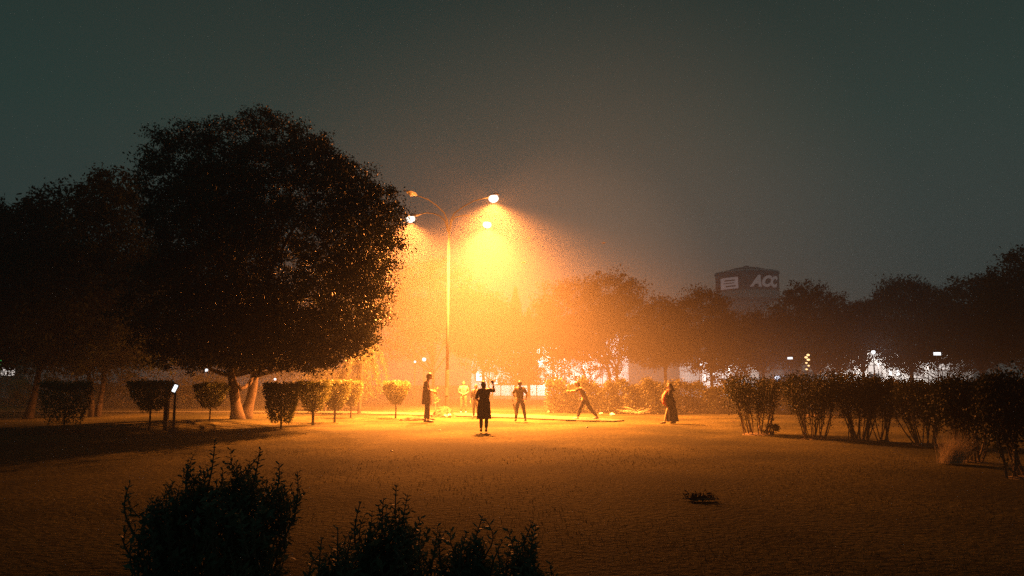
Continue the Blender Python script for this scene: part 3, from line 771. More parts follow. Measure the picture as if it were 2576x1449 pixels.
lamp('globe_lamp', 'green lamp at the extreme left edge', 1, 905, 44, 'bulb_g', 'globe', .09, power=25, col=(.2, 1, .3))
lamp('globe_lamp', 'small white lamp twinkling through the leaves of the far left tree', 247, 776, 45, 'bulb_w', 'globe', .12)
lamp('globe_lamp', 'small white lamp twinkling through leaves right of the other twinkling lamp', 315, 782, 45, 'bulb_w', 'globe', .12)
lamp('globe_lamp', 'pale lamp glimpsed above the darkest clipped shrub at left', 692, 954, 44, 'bulb_w', 'globe', .07)
lamp('globe_lamp', 'faint lamp spot left of the walking woman above the hedge', 1763, 917, 50, 'bulb_w', 'globe', .06)
# vertical string of warm bulbs
def bulbs():
    d = 48; p = W(2032, 930, d); e = empty('light_string', (p[0], p[1], 0), 'vertical string of warm orange bulbs beneath the right trees', 'light string')
    top = W(2032, 893, d)[2]; mb = MB(); mb.tube([(0, .05, -.05), (0, .05, top + .1)], .03, 8); mb.build('pole', M['dark_steel'], e)
    for i, yv in enumerate((893, 899, 905, 913, 920, 929)):
        z = W(2032, yv, d)[2]; mb = MB(); mb.ball(((-1) ** i * .07, 0, z), (.11, .08, .07) if i < 3 else (.08, .06, .05), 10, 7); mb.build('bulb', M['bulb_o'], e, True)
bulbs()
# light on the pale buildings
for (xv, yv, d, pw) in [(1260, 925, 74, 500), (1350, 905, 73, 1700), (1420, 905, 75, 1700), (1515, 915, 76, 1100), (1835, 930, 67, 1100), (2210, 915, 69, 1000), (2335, 925, 69, 700)]:
    p = W(xv, yv, d); L = bpy.data.lights.new('wall_light', 'POINT'); L.energy = pw; L.color = (1, .93, .9); L.shadow_soft_size = .2
    o = bpy.data.objects.new('wall_light', L); COL.objects.link(o); o.location = p
    e = empty('wall_lamp', (p[0], p[1], 0), {1260: 'wall lamp by the row of lit windows behind the raised arm woman', 1350: 'yard lamp between the conifers and the high peaked tree', 1420: 'bright yard lamp left of the crouching player',
              1515: 'yard lamp right above the crouching player', 1835: 'yard lamp before the low white building', 2210: 'yard lamp before the left half of the dim long building', 2335: 'yard lamp before the right half of the dim long building'}[xv], 'lamp')
    mb = MB(); mb.tube([(0, .1, -.05), (0, .1, p[2] + .3), (0, 0, p[2] + .38)], [.05, .04, .03], 8); mb.build('post', M['dark_steel'], e)
    mb = MB(); mb.ball((0, 0, p[2] + .38), (.13, .1, .07), 12, 6); mb.build('lamp_head', M['bulb_w'], e, True)

# ------------------------------------------------------------------ water tower
def tower():
    d = 150; x = X(1884, d); k = d / F; zz = lambda yv: W(1884, yv, d)[2]
    e = empty('water_tower', (x, d, 0), 'round water tower with red lettered band far beyond the trees', 'water tower')
    Rr = 77 * k
    z_top, z_b, z_pale = zz(688), zz(737), zz(756)
    mb = MB(); mb.lathe([(0, z_top + 1.6), (.5, z_top + 1.55), (.5, z_top + 1.3), (Rr * .45, z_top + .95), (Rr * .8, z_top + .25), (Rr * .97, z_top - .3), (Rr * .97, z_top - .5)], 56); mb.build('roof', M['tank_roof'], e, False)
    mb = MB(); mb.lathe([(Rr * .96, z_top + .05), (Rr * 1.03, z_top + .05), (Rr * 1.03, z_top - .25), (Rr * .96, z_top - .25)], 56); mb.build('rim', M['tank'], e)
    mb = MB(); mb.lathe([(Rr, z_top - .25), (Rr, z_b)], 64); mb.build('band', M['tank_red'], e, True)
    mb = MB(); mb.lathe([(Rr, z_b), (Rr * 1.01, z_b), (Rr * 1.01, z_pale), (Rr * .78, z_pale - .5), (Rr * .35, z_pale - 3.2), (Rr * .33, z_pale - 3.4)], 64); mb.build('tank_bowl', M['tank'], e)
    mb = MB(); mb.lathe([(Rr * .33, z_pale - 3.3), (Rr * .3, 8), (Rr * .34, -.2)], 32); mb.build('shaft', M['tank'], e, True)
    # mast frame on the right
    mb = MB(); mb.tube([(Rr * 1.04, 0, z_pale + .1), (Rr * 1.04, 0, z_top + .2)], .09, 6); mb.tube([(Rr * .98, 0, z_pale + .6), (Rr * 1.05, 0, z_pale + .6)], .06, 6); mb.build('ladder', M['tank'], e)
    # lettering wrapped on the band
    cu = bpy.data.curves.new('t', 'FONT'); cu.body = 'ACC'; cu.size = 1; cu.shear = .35; cu.offset = .05; cu.extrude = .0; cu.resolution_u = 3
    to = bpy.data.objects.new('t', cu); COL.objects.link(to); bpy.context.view_layer.update()
    dg = bpy.context.evaluated_depsgraph_get(); me0 = bpy.data.meshes.new_from_object(to.evaluated_get(dg)); bpy.data.objects.remove(to)
    bm = bmesh.new(); bm.from_mesh(me0); bmesh.ops.triangulate(bm, faces=bm.faces[:])
    for _ in range(2): bmesh.ops.subdivide_edges(bm, edges=[q for q in bm.edges if q.calc_length() > .12], cuts=1)
    xs = [v.co.x for v in bm.verts]; ys = [v.co.y for v in bm.verts]; x0, x1, y0, y1 = min(xs), max(xs), min(ys), max(ys)
    xa, xb = (1866 - 1884) * k, (1943 - 1884) * k; za, zb = zz(731), zz(702)
    a0 = math.asin(xa / Rr); a1 = math.asin(min(.985, xb / Rr))
    ext = bmesh.ops.extrude_face_region(bm, geom=bm.faces[:])
    moved = set(g for g in ext['geom'] if isinstance(g, bmesh.types.BMVert))
    for v in bm.verts:
        a = a0 + (a1 - a0) * (v.co.x - x0) / (x1 - x0); z = za + (zb - za) * (v.co.y - y0) / (y1 - y0); r = Rr + (.12 if v in moved else .01)
        v.co = (math.sin(a) * r, -math.cos(a) * r, z)
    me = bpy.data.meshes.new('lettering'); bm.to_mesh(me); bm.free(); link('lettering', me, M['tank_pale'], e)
    # logo panel
    def patch(nm, xa, xb, ya, yb, m, off, par):
        mb = MB(); a0 = math.asin(max(-.985, (xa - 1884) * k / Rr)); a1 = math.asin((xb - 1884) * k / Rr); n = 8; V = []
        for i in range(n + 1):
            a = a0 + (a1 - a0) * i / n
            for z in (zz(yb), zz(ya)):
                for r in (Rr + off, Rr + off - .05): V.append((math.sin(a) * r, -math.cos(a) * r, z))
        Fc = []
        for i in range(n):
            b = i * 4; c = b + 4; Fc += [(b, c, c + 2, b + 2), (b + 1, b + 3, c + 3, c + 1), (b, b + 1, c + 1, c), (b + 2, c + 2, c + 3, b + 3)]
        Fc += [(0, 2, 3, 1), (n * 4, n * 4 + 1, n * 4 + 3, n * 4 + 2)]
        mb.add(V, Fc); return mb.build(nm, m, par)
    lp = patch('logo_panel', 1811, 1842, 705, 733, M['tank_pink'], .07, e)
    patch('logo_mark', 1817, 1836, 711, 714, M['tank_red'], .12, lp); patch('logo_mark', 1816, 1834, 718, 720, M['tank_red'], .12, lp); patch('logo_mark', 1819, 1837, 725, 728, M['tank_red'], .12, lp)
tower()
for nm, st in (('white lettering paint', .035), ('pink logo panel', .05)):      # faint glow added to the painted letters and panel so they read
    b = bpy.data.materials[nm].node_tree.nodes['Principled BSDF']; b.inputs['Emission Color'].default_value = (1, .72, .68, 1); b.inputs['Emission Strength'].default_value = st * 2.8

# ------------------------------------------------------------------ moths in the lamp light
def moth(label, xv, yv, d, s, rz):
    p = W(xv, yv, d); e = empty('moth', p, label, 'insect', 'moths flying in the lamp light', rz)
    mb = MB(); mb.tube([(-.4 * s, 0, 0), (0, 0, .02 * s), (.4 * s, 0, 0)], [.03 * s, .09 * s, .02 * s], 8); mb.build('body', M['moth'], e)
    for sy in (-1, 1):
        mb = MB(); mb.add([(.35 * s, 0, 0), (.5 * s, sy * .5 * s, .12 * s), (-.1 * s, sy * .55 * s, .1 * s), (-.4 * s, sy * .1 * s, 0),
                           (.35 * s, 0, .01), (.5 * s, sy * .5 * s, .12 * s + .004), (-.1 * s, sy * .55 * s, .1 * s + .004), (-.4 * s, sy * .1 * s, .004)],
                          [(0, 1, 2, 3), (7, 6, 5, 4), (0, 4, 5, 1), (1, 5, 6, 2), (2, 6, 7, 3), (3, 7, 4, 0)])
        mb.build('wing', M['moth'], e)
moth('pale moth in the glow, lowest of the three', 1316, 661, 34, .26, .1)
moth('pale moth in the glow, upper one right of the lit lamps', 1330, 600, 34, .2, -.3)
moth('pale moth furthest right of the lamps in the dark sky', 1517, 612, 33, .2, .4)

# ------------------------------------------------------------------ people
def skin_mesh(V, E, Rd, sub=1, root=0):
    me = bpy.data.meshes.new('s'); me.from_pydata([tuple(v) for v in V], E, []); me.update()
    o = bpy.data.objects.new('s', me); COL.objects.link(o)
    sk = o.modifiers.new('Skin', 'SKIN'); sk.use_smooth_shade = True
    for i, r in enumerate(Rd):
        sv = me.skin_vertices[0].data[i]; sv.radius = (r, r) if not hasattr(r, '__len__') else r; sv.use_root = (i == root)
    if sub:
        s = o.modifiers.new('Sub', 'SUBSURF'); s.levels = sub; s.render_levels = sub
    bpy.context.view_layer.update()
    dg = bpy.context.evaluated_depsgraph_get(); m2 = bpy.data.meshes.new_from_object(o.evaluated_get(dg))
    bpy.data.objects.remove(o); return m2
def join(meshes, name):
    V = []; Fc = []
    for me in meshes:
        b = len(V); V += [tuple(v.co) for v in me.vertices]; Fc += [tuple(i + b for i in p.vertices) for p in me.polygons]
    me = bpy.data.meshes.new(name); me.from_pydata(V, [], Fc); me.update(); return me
def mb_mesh(mb):
    me = bpy.data.meshes.new('m'); me.from_pydata([tuple(p) for p in mb.v], [], mb.f); me.update(); return me

def hand(wr, el, side, palm_n, curl=.35):
    """palm + five bent fingers as one skin graph hanging from the wrist"""
    wr = Vector(wr); d = (wr - Vector(el)).normalized(); n = Vector(palm_n); n = (n - d * n.dot(d)).normalized(); s = d.cross(n) * side
    V = [wr, wr + d * .045]; E = [(0, 1)]; Rd = [.026, .030]
    for i, (o, L) in enumerate([(-.030, .070), (-.010, .080), (.011, .074), (.031, .058)]):
        a = len(V); k = wr + d * .085 + s * o
        p1 = k + d * L * .4 + n * L * .12 * curl * 3; p2 = p1 + (d * .8 + n * curl).normalized() * L * .33; p3 = p2 + (d * .5 + n * curl * 2).normalized() * L * .27
        V += [k, p1, p2, p3]; E += [(1, a), (a, a + 1), (a + 1, a + 2), (a + 2, a + 3)]; Rd += [.0125, .0095, .0085, .0075]
    a = len(V); k = wr + d * .035 - s * .034; p1 = k + (d * .6 - s * .7).normalized() * .035; p2 = p1 + (d * .9 - s * .15 + n * .3).normalized() * .03
    V += [k, p1, p2]; E += [(1, a), (a, a + 1), (a + 1, a + 2)]; Rd += [.014, .011, .009]
    return skin_mesh(V, E, Rd, 1, 0)

def person(label, loc, rz, h, J, clothes, seed=0, pale_shoe=False, hair_len=0):
    """J: joints for a figure 1.70 m tall facing +Y.  clothes: list of callables(e, J)"""
    s = h / 1.70
    e = empty('person', loc, label, 'person', None, rz, s)
    V = []; E = []; Rd = []; idx = {}
    def add(k, p, r): idx[k] = len(V); V.append(Vector(p)); Rd.append(r)
    def ed(a, b): E.append((idx[a], idx[b]))
    def mid(a, b, t): return Vector(J[a]).lerp(Vector(J[b]), t)
    add('pelvis', J['pelvis'], .125); add('waist', mid('pelvis', 'chest', .5), .105); add('chest', J['chest'], .125); add('neck', J['neck'], .058)
    up = Vector(J['head']); add('skull', Vector(J['neck']).lerp(up, .45), .052)
    ed('pelvis', 'waist'); ed('waist', 'chest'); ed('chest', 'neck'); ed('neck', 'skull')
    for S in 'LR':
        add('sh' + S, J['sh' + S], .062); add('ua' + S, mid('sh' + S, 'el' + S, .45), .052); add('el' + S, J['el' + S], .038); add('fa' + S, mid('el' + S, 'wr' + S, .35), .038); add('wr' + S, J['wr' + S], .025)
        ed('chest', 'sh' + S); ed('sh' + S, 'ua' + S); ed('ua' + S, 'el' + S); ed('el' + S, 'fa' + S); ed('fa' + S, 'wr' + S)
        add('hip' + S, J['hip' + S], .095); add('th' + S, mid('hip' + S, 'kn' + S, .5), .08); add('kn' + S, J['kn' + S], .055); add('ca' + S, mid('kn' + S, 'an' + S, .35), .056); add('an' + S, J['an' + S], .036)
        ed('pelvis', 'hip' + S); ed('hip' + S, 'th' + S); ed('th' + S, 'kn' + S); ed('kn' + S, 'ca' + S); ed('ca' + S, 'an' + S)
    body = skin_mesh(V, E, Rd, 1, 0)
    # head with a face, looking along J['look']
    look = Vector(J.get('look', (0, 1, 0))).normalized(); hz_ = Vector(J['head']); axis = (hz_ - Vector(J['neck'])).normalized()
    side = look.cross(axis).normalized(); fw = axis.cross(side).normalized()
    Mx = Matrix((side, fw, axis)).transposed()
    hb = MB(); nu, nv = 20, 16
    VV = []
    for j in range(nv + 1):
        ph = math.pi * j / nv
        for k in range(nu):
            t = 2 * math.pi * k / nu; x = .074 * math.sin(ph) * math.cos(t); y = .094 * math.sin(ph) * math.sin(t); z = .115 * math.cos(ph)
            if z < 0: x *= 1 + z * 3.2; y = y * (1 + z * 1.6) + (-z) * .12
            if y > 0 and abs(z - .005) < .02 and abs(x) > .018 and abs(x) < .05: y -= .010      # eye sockets
            if y > .06 and abs(x) < .015 and -.045 < z < .01: y += .016                          # nose
            VV.append(hz_ + Mx @ Vector((x, y, z)))
    Fc = [(j * nu + k, (j + 1) * nu + k, (j + 1) * nu + (k + 1) % nu, j * nu + (k + 1) % nu) for j in range(nv) for k in range(nu)]
    hb.add(VV, Fc)
    hb.tube([hz_ + Mx @ Vector((0, .093, .005)), hz_ + Mx @ Vector((0, .116, -.028)), hz_ + Mx @ Vector((0, .100, -.038))], [.008, .014, .008], 8)
    hb.tube([hz_ + Mx @ Vector((-.022, .100, -.06)), hz_ + Mx @ Vector((0, .108, -.06)), hz_ + Mx @ Vector((.022, .100, -.06))], [.004, .008, .004], 6)
    for sx in (-1, 1): hb.ball(hz_ + Mx @ Vector((sx * .077, -.005, -.012)), (.010, .018, .03), 8, 6, Mx)
    parts = [body, mb_mesh(hb)]
    for S, sd in (('L', -1), ('R', 1)):
        parts.append(hand(J['wr' + S], J['el' + S], sd, J.get('palm' + S, (-sd, 0.3, 0)), J.get('curl', .4)))
        f = MB(); a = Vector(J['an' + S]); fd = Vector(J.get('foot' + S, (0, 1, 0))).normalized()
        f.tube([a + Vector((0, 0, .02)), a + Vector((0, 0, -.03)) + fd * .02, a + fd * .1 + Vector((0, 0, -.045)), a + fd * .17 + Vector((0, 0, -.055))], [.036, .04, .034, .022], 8)
        parts.append(mb_mesh(f))
    link('body', join(parts, 'body'), M['skin'], e, True)
    eyes = MB()
    for sx in (-1, 1): eyes.ball(hz_ + Mx @ Vector((sx * .032, .079, .004)), .010, 8, 6)
    eyes.build('eyes', M['hair'], e)
    # hair
    hr = MB(); VV = []; nu, nv = 20, 12
    for j in range(nv + 1):
        ph = math.pi * j / nv * .82
        for k in range(nu):
            t = 2 * math.pi * k / nu; p = Vector((.084 * math.sin(ph) * math.cos(t), .104 * math.sin(ph) * math.sin(t) - .012, .125 * math.cos(ph)))
            if p.y > .02 and p.z < .055: p.y = .02 + (p.y - .02) * .15; p.x *= .93
            if p.y < 0 and p.z < 0 and hair_len: p.z -= hair_len * (-p.y / .1)
            VV.append(hz_ + Mx @ p)
    hr.add(VV, [(j * nu + k, (j + 1) * nu + k, (j + 1) * nu + (k + 1) % nu, j * nu + (k + 1) % nu) for j in range(nv) for k in range(nu)])
    hr.build('hair', M['hair'], e, True)
    # shoes
    for S in 'LR':
        f = MB(); a = Vector(J['an' + S]); fd = Vector(J.get('foot' + S, (0, 1, 0))).normalized(); dn = Vector((0, 0, -1)); g = a.z - .0
        base = .035 if a.z < .14 else a.z - .07
        c = [a - fd * .05, a + fd * .03, a + fd * .12, a + fd * .19]
        f.tube([Vector((p.x, p.y, base + q)) for p, q in zip(c, (.012, .016, .006, -.002))], [.036, .047, .044, .028], 10)
        f.build('shoe', M['shoe_pale' if pale_shoe else 'shoe'], e, True)
    for c in clothes: c(e, J)
    return e

def lerp(a, b, t): return Vector(a).lerp(Vector(b), t)
def trousers(m, w=1.0, label=None):
    def f(e, J):
        V = [Vector(J['pelvis']) + Vector((0, 0, .05)), Vector(J['pelvis']) - Vector((0, 0, .02))]; E = [(0, 1)]; Rd = [.128, .138]
        for S in 'LR':
            a = len(V); k = Vector(J['kn' + S]); an = Vector(J['an' + S])
            V += [Vector(J['hip' + S]), lerp(J['hip' + S], k, .5), k, lerp(k, an, .5), lerp(k, an, .92)]
            Rd += [.108 * w, .098 * w, .078 * w, .072 * w, .06 * w]; E += [(1, a), (a, a + 1), (a + 1, a + 2), (a + 2, a + 3), (a + 3, a + 4)]
        o = link('trousers', skin_mesh(V, E, Rd, 1, 1), M[m], e, True)
    return f
def top(m, hem=.06, sleeve=.95, w=1.0, name='shirt'):
    def f(e, J):
        pv, ch, nk = Vector(J['pelvis']), Vector(J['chest']), Vector(J['neck'])
        V = [pv + (ch - pv) * -hem, pv + (ch - pv) * .45, ch, ch.lerp(nk, .55)]; E = [(0, 1), (1, 2), (2, 3)]; Rd = [(.155 * w, .125 * w), (.14 * w, .12 * w), (.15 * w, .135 * w), (.085, .085)]
        for S in 'LR':
            a = len(V); V += [Vector(J['sh' + S]), lerp(J['sh' + S], J['el' + S], .5), lerp(J['sh' + S], J['el' + S], min(1, sleeve * 1.0))]
            Rd += [(.08, .08), (.07, .07), (.062, .062)]; E += [(2, a), (a, a + 1), (a + 1, a + 2)]
            if sleeve > 1:
                V.append(lerp(J['el' + S], J['wr' + S], sleeve - 1)); Rd.append((.045, .045)); E.append((a + 2, a + 3))
        link(name, skin_mesh(V, E, Rd, 1, 1), M[m], e, True)
    return f
def skirt(m, z1, w0, w1, d0, d1, name='skirt', z0=None, off=(0, 0), wave=.04, slant=0):
    def f(e, J):
        pv = Vector(J['pelvis']); z0_ = z0 if z0 else pv.z + .16; mb = MB(); n = 36; rings = 12; V = []
        for j in range(rings + 1):
            t = j / rings; rx = w0 + (w1 - w0) * t ** .8; ry = d0 + (d1 - d0) * t ** .8
            for k in range(n):
                a = 2 * math.pi * k / n; u = 1 + wave * t * math.sin(a * 7 + 1) + wave * .6 * t * math.sin(a * 3)
                V.append((pv.x + off[0] * t + rx * u * math.cos(a), pv.y + off[1] * t + ry * u * math.sin(a), z0_ + (z1 - z0_) * t + slant * t * math.cos(a)))
        Fc = [(j * n + k, (j + 1) * n + k, (j + 1) * n + (k + 1) % n, j * n + (k + 1) % n) for j in range(rings) for k in range(n)]
        Fc.append(tuple(range(n))); mb.add(V, Fc); mb.build(name, M[m], e, True)
    return f
def standing(spread=.1, an=None):
    return dict(pelvis=(0, 0, .93), chest=(0, 0, 1.28), neck=(0, 0, 1.46), head=(0, .02, 1.585),
                shL=(-.18, 0, 1.39), shR=(.18, 0, 1.39), elL=(-.24, -.03, 1.12), elR=(.24, -.03, 1.12), wrL=(-.26, .06, .88), wrR=(.26, .06, .88),
                hipL=(-.09, 0, .88), hipR=(.09, 0, .88), knL=(-.10 - spread * .4, .02, .49), knR=(.10 + spread * .4, .02, .49),
                anL=(-.10 - spread, 0, .08), anR=(.10 + spread, 0, .08))
# tall person at left, in profile facing right, hands held out in front
J = standing(.0); J.update(chest=(0, -.03, 1.28), neck=(0, .03, 1.45), head=(0, .08, 1.575), pelvis=(0, .0, .93), elL=(-.2, .0, 1.13), elR=(.2, .0, 1.13), wrL=(-.1, .22, 1.06), wrR=(.1, .24, 1.04),
         anL=(-.07, -.06, .08), anR=(.07, .06, .08), knL=(-.08, .0, .49), knR=(.08, .04, .49), look=(0, 1, -.35), shL=(-.18, -.02, 1.38), shR=(.18, -.02, 1.38))
person('tall person in dark tunic seen side on, head bowed, hands held in front', G(1073, 1063), R(-90), 1.92, J, [trousers('cloth_dark', 1.05), top('cloth_brown', .0, 1.6, 1.08, 'tunic'), skirt('cloth_brown', .62, .17, .2, .15, .17, 'tunic_skirt')])
# woman from behind with raised right arm
J = standing(-.02); J.update(elR=(.36, .02, 1.36), wrR=(.30, .05, 1.60), palmR=(0, 1, 0), shR=(.19, 0, 1.42), elL=(-.25, .04, 1.13), wrL=(-.17, .2, .98), head=(-.02, .03, 1.585), anL=(-.09, .05, .08), anR=(.08, -.06, .08))
person('woman in long dark knee length kurta seen from behind, right arm raised', G(1217, 1087), R(2), 1.60, J, [trousers('cloth_dark', .9), top('cloth_dark', .0, 1.1, 1.12, 'kurta'),
        skirt('cloth_dark', .44, .19, .245, .15, .18, 'kurta_skirt', wave=.05)], hair_len=.1)
# person standing legs apart holding a bat
J = standing(.08); J.update(elL=(-.30, -.02, 1.14), wrL=(-.17, .1, .98), elR=(.29, -.02, 1.12), wrR=(.25, .06, .88), head=(0, .03, 1.585), look=(.2, 1, -.1), anR=(.24, .0, .08), knR=(.17, .02, .49))
P3 = person('person in dark shirt and trousers standing legs apart in mid lawn', G(1308, 1060), R(8), 1.60, J, [trousers('cloth_dark', 1.0), top('cloth_brown', .1, .95, 1.1)])
# player crouching sideways on the pitch
J = dict(pelvis=(0, -.06, .86), chest=(0, .08, 1.18), neck=(0, .17, 1.345), head=(0, .25, 1.44), look=(0, 1, -.25),
         shL=(-.17, .12, 1.28), shR=(.17, .12, 1.28), elL=(-.2, .37, 1.17), elR=(.2, .35, 1.14), wrL=(-.1, .58, 1.17), wrR=(.08, .55, 1.12),
         hipL=(-.09, -.02, .82), hipR=(.09, -.10, .82), knL=(-.10, .14, .46), knR=(.12, -.28, .45), anL=(-.1, .26, .08), anR=(.12, -.60, .09))
person('player leaning forward sideways with legs wide apart on the pale pitch', G(1468, 1055), R(90), 1.72, J, [trousers('cloth_dark', 1.05), top('cloth_brown', .1, .95, 1.05)], pale_shoe=True)
# woman walking left in long black dress, red shawl
J = standing(.0); J.update(anL=(-.08, .26, .08), knL=(-.09, .16, .49), anR=(.08, -.16, .09), knR=(.09, .0, .49), elL=(-.2, .06, 1.13), elR=(.2, .04, 1.13), wrL=(-.1, .24, 1.12), wrR=(.1, .22, 1.08))
def shawl(e, J):
    mb = MB(); rng = np.random.default_rng(3)
    mb.loft([((0, .17, .74), .08, .06, 0), ((0, .23, .85), .15, .10, 0), ((0, .25, 1.02), .21, .12, 0), ((0, .22, 1.2), .22, .12, 0), ((0, .12, 1.36), .17, .08, 0), ((0, .06, 1.44), .1, .06, 0)], 22)
    mb.v = [tuple(np.array(p) + rng.normal(size=3) * .008) for p in mb.v]; mb.build('shawl', M['cloth_red'], e, True)
def hood(e, J):
    mb = MB(); VV = []; nu, nv = 20, 10; c = Vector(J['head'])
    for j in range(nv + 1):
        t = j / nv; 
        for k in range(nu):
            a = 2 * math.pi * k / nu
            r = .10 * math.sin(min(1, t * 2.2) * math.pi / 2) + max(0, t - .55) * .22
            y = r * math.sin(a) * 1.1 - .025
            if y > .035: y = .035 + (y - .035) * .2
            VV.append((c.x + r * math.cos(a), c.y + y, c.z + .135 - t * .36))
    mb.add(VV, [(j * nu + k, (j + 1) * nu + k, (j + 1) * nu + (k + 1) % nu, j * nu + (k + 1) % nu) for j in range(nv) for k in range(nu)])
    mb.build('headscarf', M['cloth_dark'], e, True)
person('woman walking left in long black robe with red patterned shawl', G(1688, 1066), R(78), 1.52, J, [top('cloth_dark', .0, 1.6, 1.15, 'robe'),
        skirt('cloth_dark', .10, .19, .20, .16, .25, 'robe_skirt', wave=.07, off=(0, -.06)), shawl, hood], hair_len=.05)
# pale person far behind facing the camera
J = standing(.03); J.update(elL=(-.27, -.02, 1.13), elR=(.27, -.02, 1.13), wrL=(-.06, .17, 1.0), wrR=(.06, .17, 1.02))
person('person in pale shirt and tan trousers facing us beyond the pitch', G(1166, 1039), R(180), 1.58, J, [trousers('cloth_tan', 1.0), top('cloth_white', .1, 1.1, 1.1)], pale_shoe=True)
J = standing(.02)
person('person in brown mostly hidden behind the woman with raised arm', G(1197, 1052), R(160), 1.45, J, [trousers('cloth_tan', 1.0), top('cloth_brown', .1, 1.5, 1.1)])
# cricket bat held beside the standing person's leg
p = G(1308, 1060)
mb = MB(); mb.tube([(0, 0, .38), (.015, 0, .02)], [.001, .001], 4)
mb = MB(); rot = Matrix.Rotation(R(-14), 3, 'Y')
mb.box(rot @ Vector((0, 0, -.32)), (.07, .03, .48), rot); mb.tube([rot @ Vector((0, 0, -.09)), rot @ Vector((0, 0, .16))], .013, 8)
b = mb.build('cricket_bat', M['bat']); b.location = (p[0] - .28, p[1] - .06, .78)
tag(b, 'pale bat held beside the leg of the person in mid lawn', 'bat')

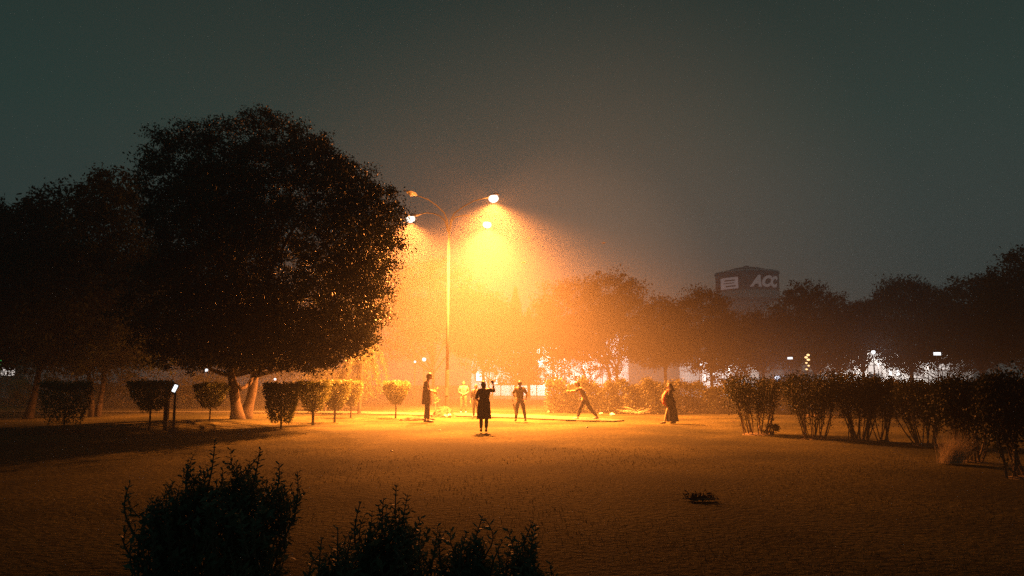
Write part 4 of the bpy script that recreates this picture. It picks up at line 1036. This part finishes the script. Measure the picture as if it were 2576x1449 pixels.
# ------------------------------------------------------------------ foreground bushes
def near_bush(label, d, tips, seed, base_xv, spread, n_shoots, body, leaf=.046, fill=3600):
    """tips: (xv, yv) of the leading shoots"""
    rng = np.random.default_rng(seed); bx = X(base_xv, d)
    e = empty('leafy_bush', (bx, d, 0), label, 'bush', 'leafy bushes in the near foreground')
    st = MB(); LV = []; LF = []
    def leaf_at(p, dirv, nv, L):
        a = len(LV); s = dirv.cross(nv).normalized(); w = L * .2
        for q in (p, p + dirv * L * .35 + s * w, p + dirv * L * .75 + s * w * .75, p + dirv * L - nv * L * .12, p + dirv * L * .75 - s * w * .75, p + dirv * L * .35 - s * w): LV.append(tuple(q))
        LF.append((a, a + 1, a + 2, a + 3, a + 4, a + 5))
    def shoot(p0, p1, L=leaf, r=.006):
        p0 = Vector(p0); p1 = Vector(p1); bend = Vector((rng.normal() * .03, rng.normal() * .03, 0)); pts = []
        for i in range(7):
            t = i / 6; pts.append(p0.lerp(p1, t) + bend * math.sin(t * math.pi) + bend * t * t * .6)
        st.tube(pts, [r * (1 - .12 * i) for i in range(7)], 5)
        ln = (p1 - p0).length; m = int(ln / .019)
        for i in range(m):
            t = (i + .5) / m; k = min(5, int(t * 6)); q = pts[k].lerp(pts[k + 1], t * 6 - k); ax = (pts[k + 1] - pts[k]).normalized()
            if t < .25 and rng.random() < .5: continue
            a = i * 1.57 + rng.normal() * .25
            u = ax.orthogonal().normalized(); v = ax.cross(u)
            for sg in (1, -1):
                o = (u * math.cos(a) + v * math.sin(a)) * sg
                dr = (o + ax * rng.uniform(.35, .9)).normalized()
                leaf_at(q, dr, (ax - dr * ax.dot(dr)).normalized(), L * rng.uniform(.7, 1.15) * (1 - .45 * t ** 3))
    for (xv, yv) in tips:
        p = W(xv, yv, d); q = Vector((p[0] - bx, rng.normal() * .06, p[2]))
        b = Vector((q.x * .75 + rng.normal() * .03, q.y * .5, q.z - rng.uniform(.3, .4)))
        shoot(b, q, leaf * 1.05, .007)
        for k in range(4):
            s = b.lerp(q, rng.uniform(.1, .5)); shoot(s, s + Vector((rng.normal() * .06, rng.normal() * .06, rng.uniform(.08, .2) * min(1.0, (q.z - s.z) * 4 + .2))), leaf, .004)
    for k in range(n_shoots):
        (x0, x1, yt0, yt1) = body[rng.integers(len(body))]
        t = rng.random(); xv = x0 + (x1 - x0) * t; yv = yt0 + (yt1 - yt0) * t + abs(rng.normal()) * 50 + 4
        dd = rng.normal() * spread; p = W(xv, yv, d); z = p[2] - abs(dd) * .25
        q = Vector(((p[0] - bx) * .95, dd, z)); b = Vector((q.x * .95 + rng.normal() * .05, q.y * .7, z - rng.uniform(.18, .4)))
        shoot(b, q)
    # woody framework down to the ground
    for k in range(14):
        (x0, x1, yt0, yt1) = body[rng.integers(len(body))]; p = W((x0 + x1) / 2, (yt0 + yt1) / 2, d)
        limb(st, (rng.normal() * .08, rng.normal() * .08, -.05), ((p[0] - bx) * .7 + rng.normal() * .03, rng.normal() * spread * .6, p[2] - .25), .014, .006, rng, 6, .08, 6)
    st.build('stems', M['twig'], e)
    me = bpy.data.meshes.new('foliage'); me.from_pydata(LV, [], LF); me.update(); link('foliage', me, M['leaf_near'], e)
    # inner leaves lower in the bush
    C = []
    for k in range(fill):
        (x0, x1, yt0, yt1) = body[rng.integers(len(body))]; t = rng.random(); p = W(x0 + (x1 - x0) * t, yt0 + (yt1 - yt0) * t, d)
        zt = p[2] - .10; C.append(((p[0] - bx) * rng.uniform(.85, 1.0), rng.normal() * spread * .9, .12 + (zt - .12) * rng.random() ** .6))
    link('inner_foliage', leaf_mesh('inner_foliage', np.array(C), leaf * 1.25, rng, -.3, .42), M['leaf_near'], e)
near_bush('large dark leafy bush with tall spiky shoots at bottom left', 3.9, [(545, 1103), (512, 1140), (665, 1124), (640, 1150), (738, 1185), (700, 1160), (372, 1205), (395, 1222), (470, 1160), (595, 1165)], 101, 560, .15, 210,
          [(455, 600, 1185, 1165), (600, 725, 1185, 1200), (385, 470, 1240, 1195), (400, 715, 1310, 1310)])
near_bush('narrow dark bush with one leaning pointed shoot at bottom centre', 3.3, [(1006, 1222), (1030, 1245), (925, 1265), (955, 1262), (980, 1250)], 102, 980, .10, 70,
          [(915, 1045, 1285, 1270), (850, 1060, 1340, 1340)], fill=1600)
near_bush('low dark bush at bottom centre with short ragged shoots', 3.0, [(1226, 1308), (1070, 1330), (1195, 1330), (1350, 1322), (1335, 1335), (1110, 1340)], 103, 1220, .12, 110,
          [(1060, 1200, 1370, 1350), (1200, 1380, 1350, 1345), (1100, 1400, 1400, 1400)], fill=2200)
near_bush('sparse low shoots at the bottom edge between the two spiky bushes', 3.0, [(845, 1330), (822, 1345), (870, 1352)], 104, 840, .08, 40,
          [(760, 900, 1390, 1370), (800, 900, 1410, 1410)], fill=1000)
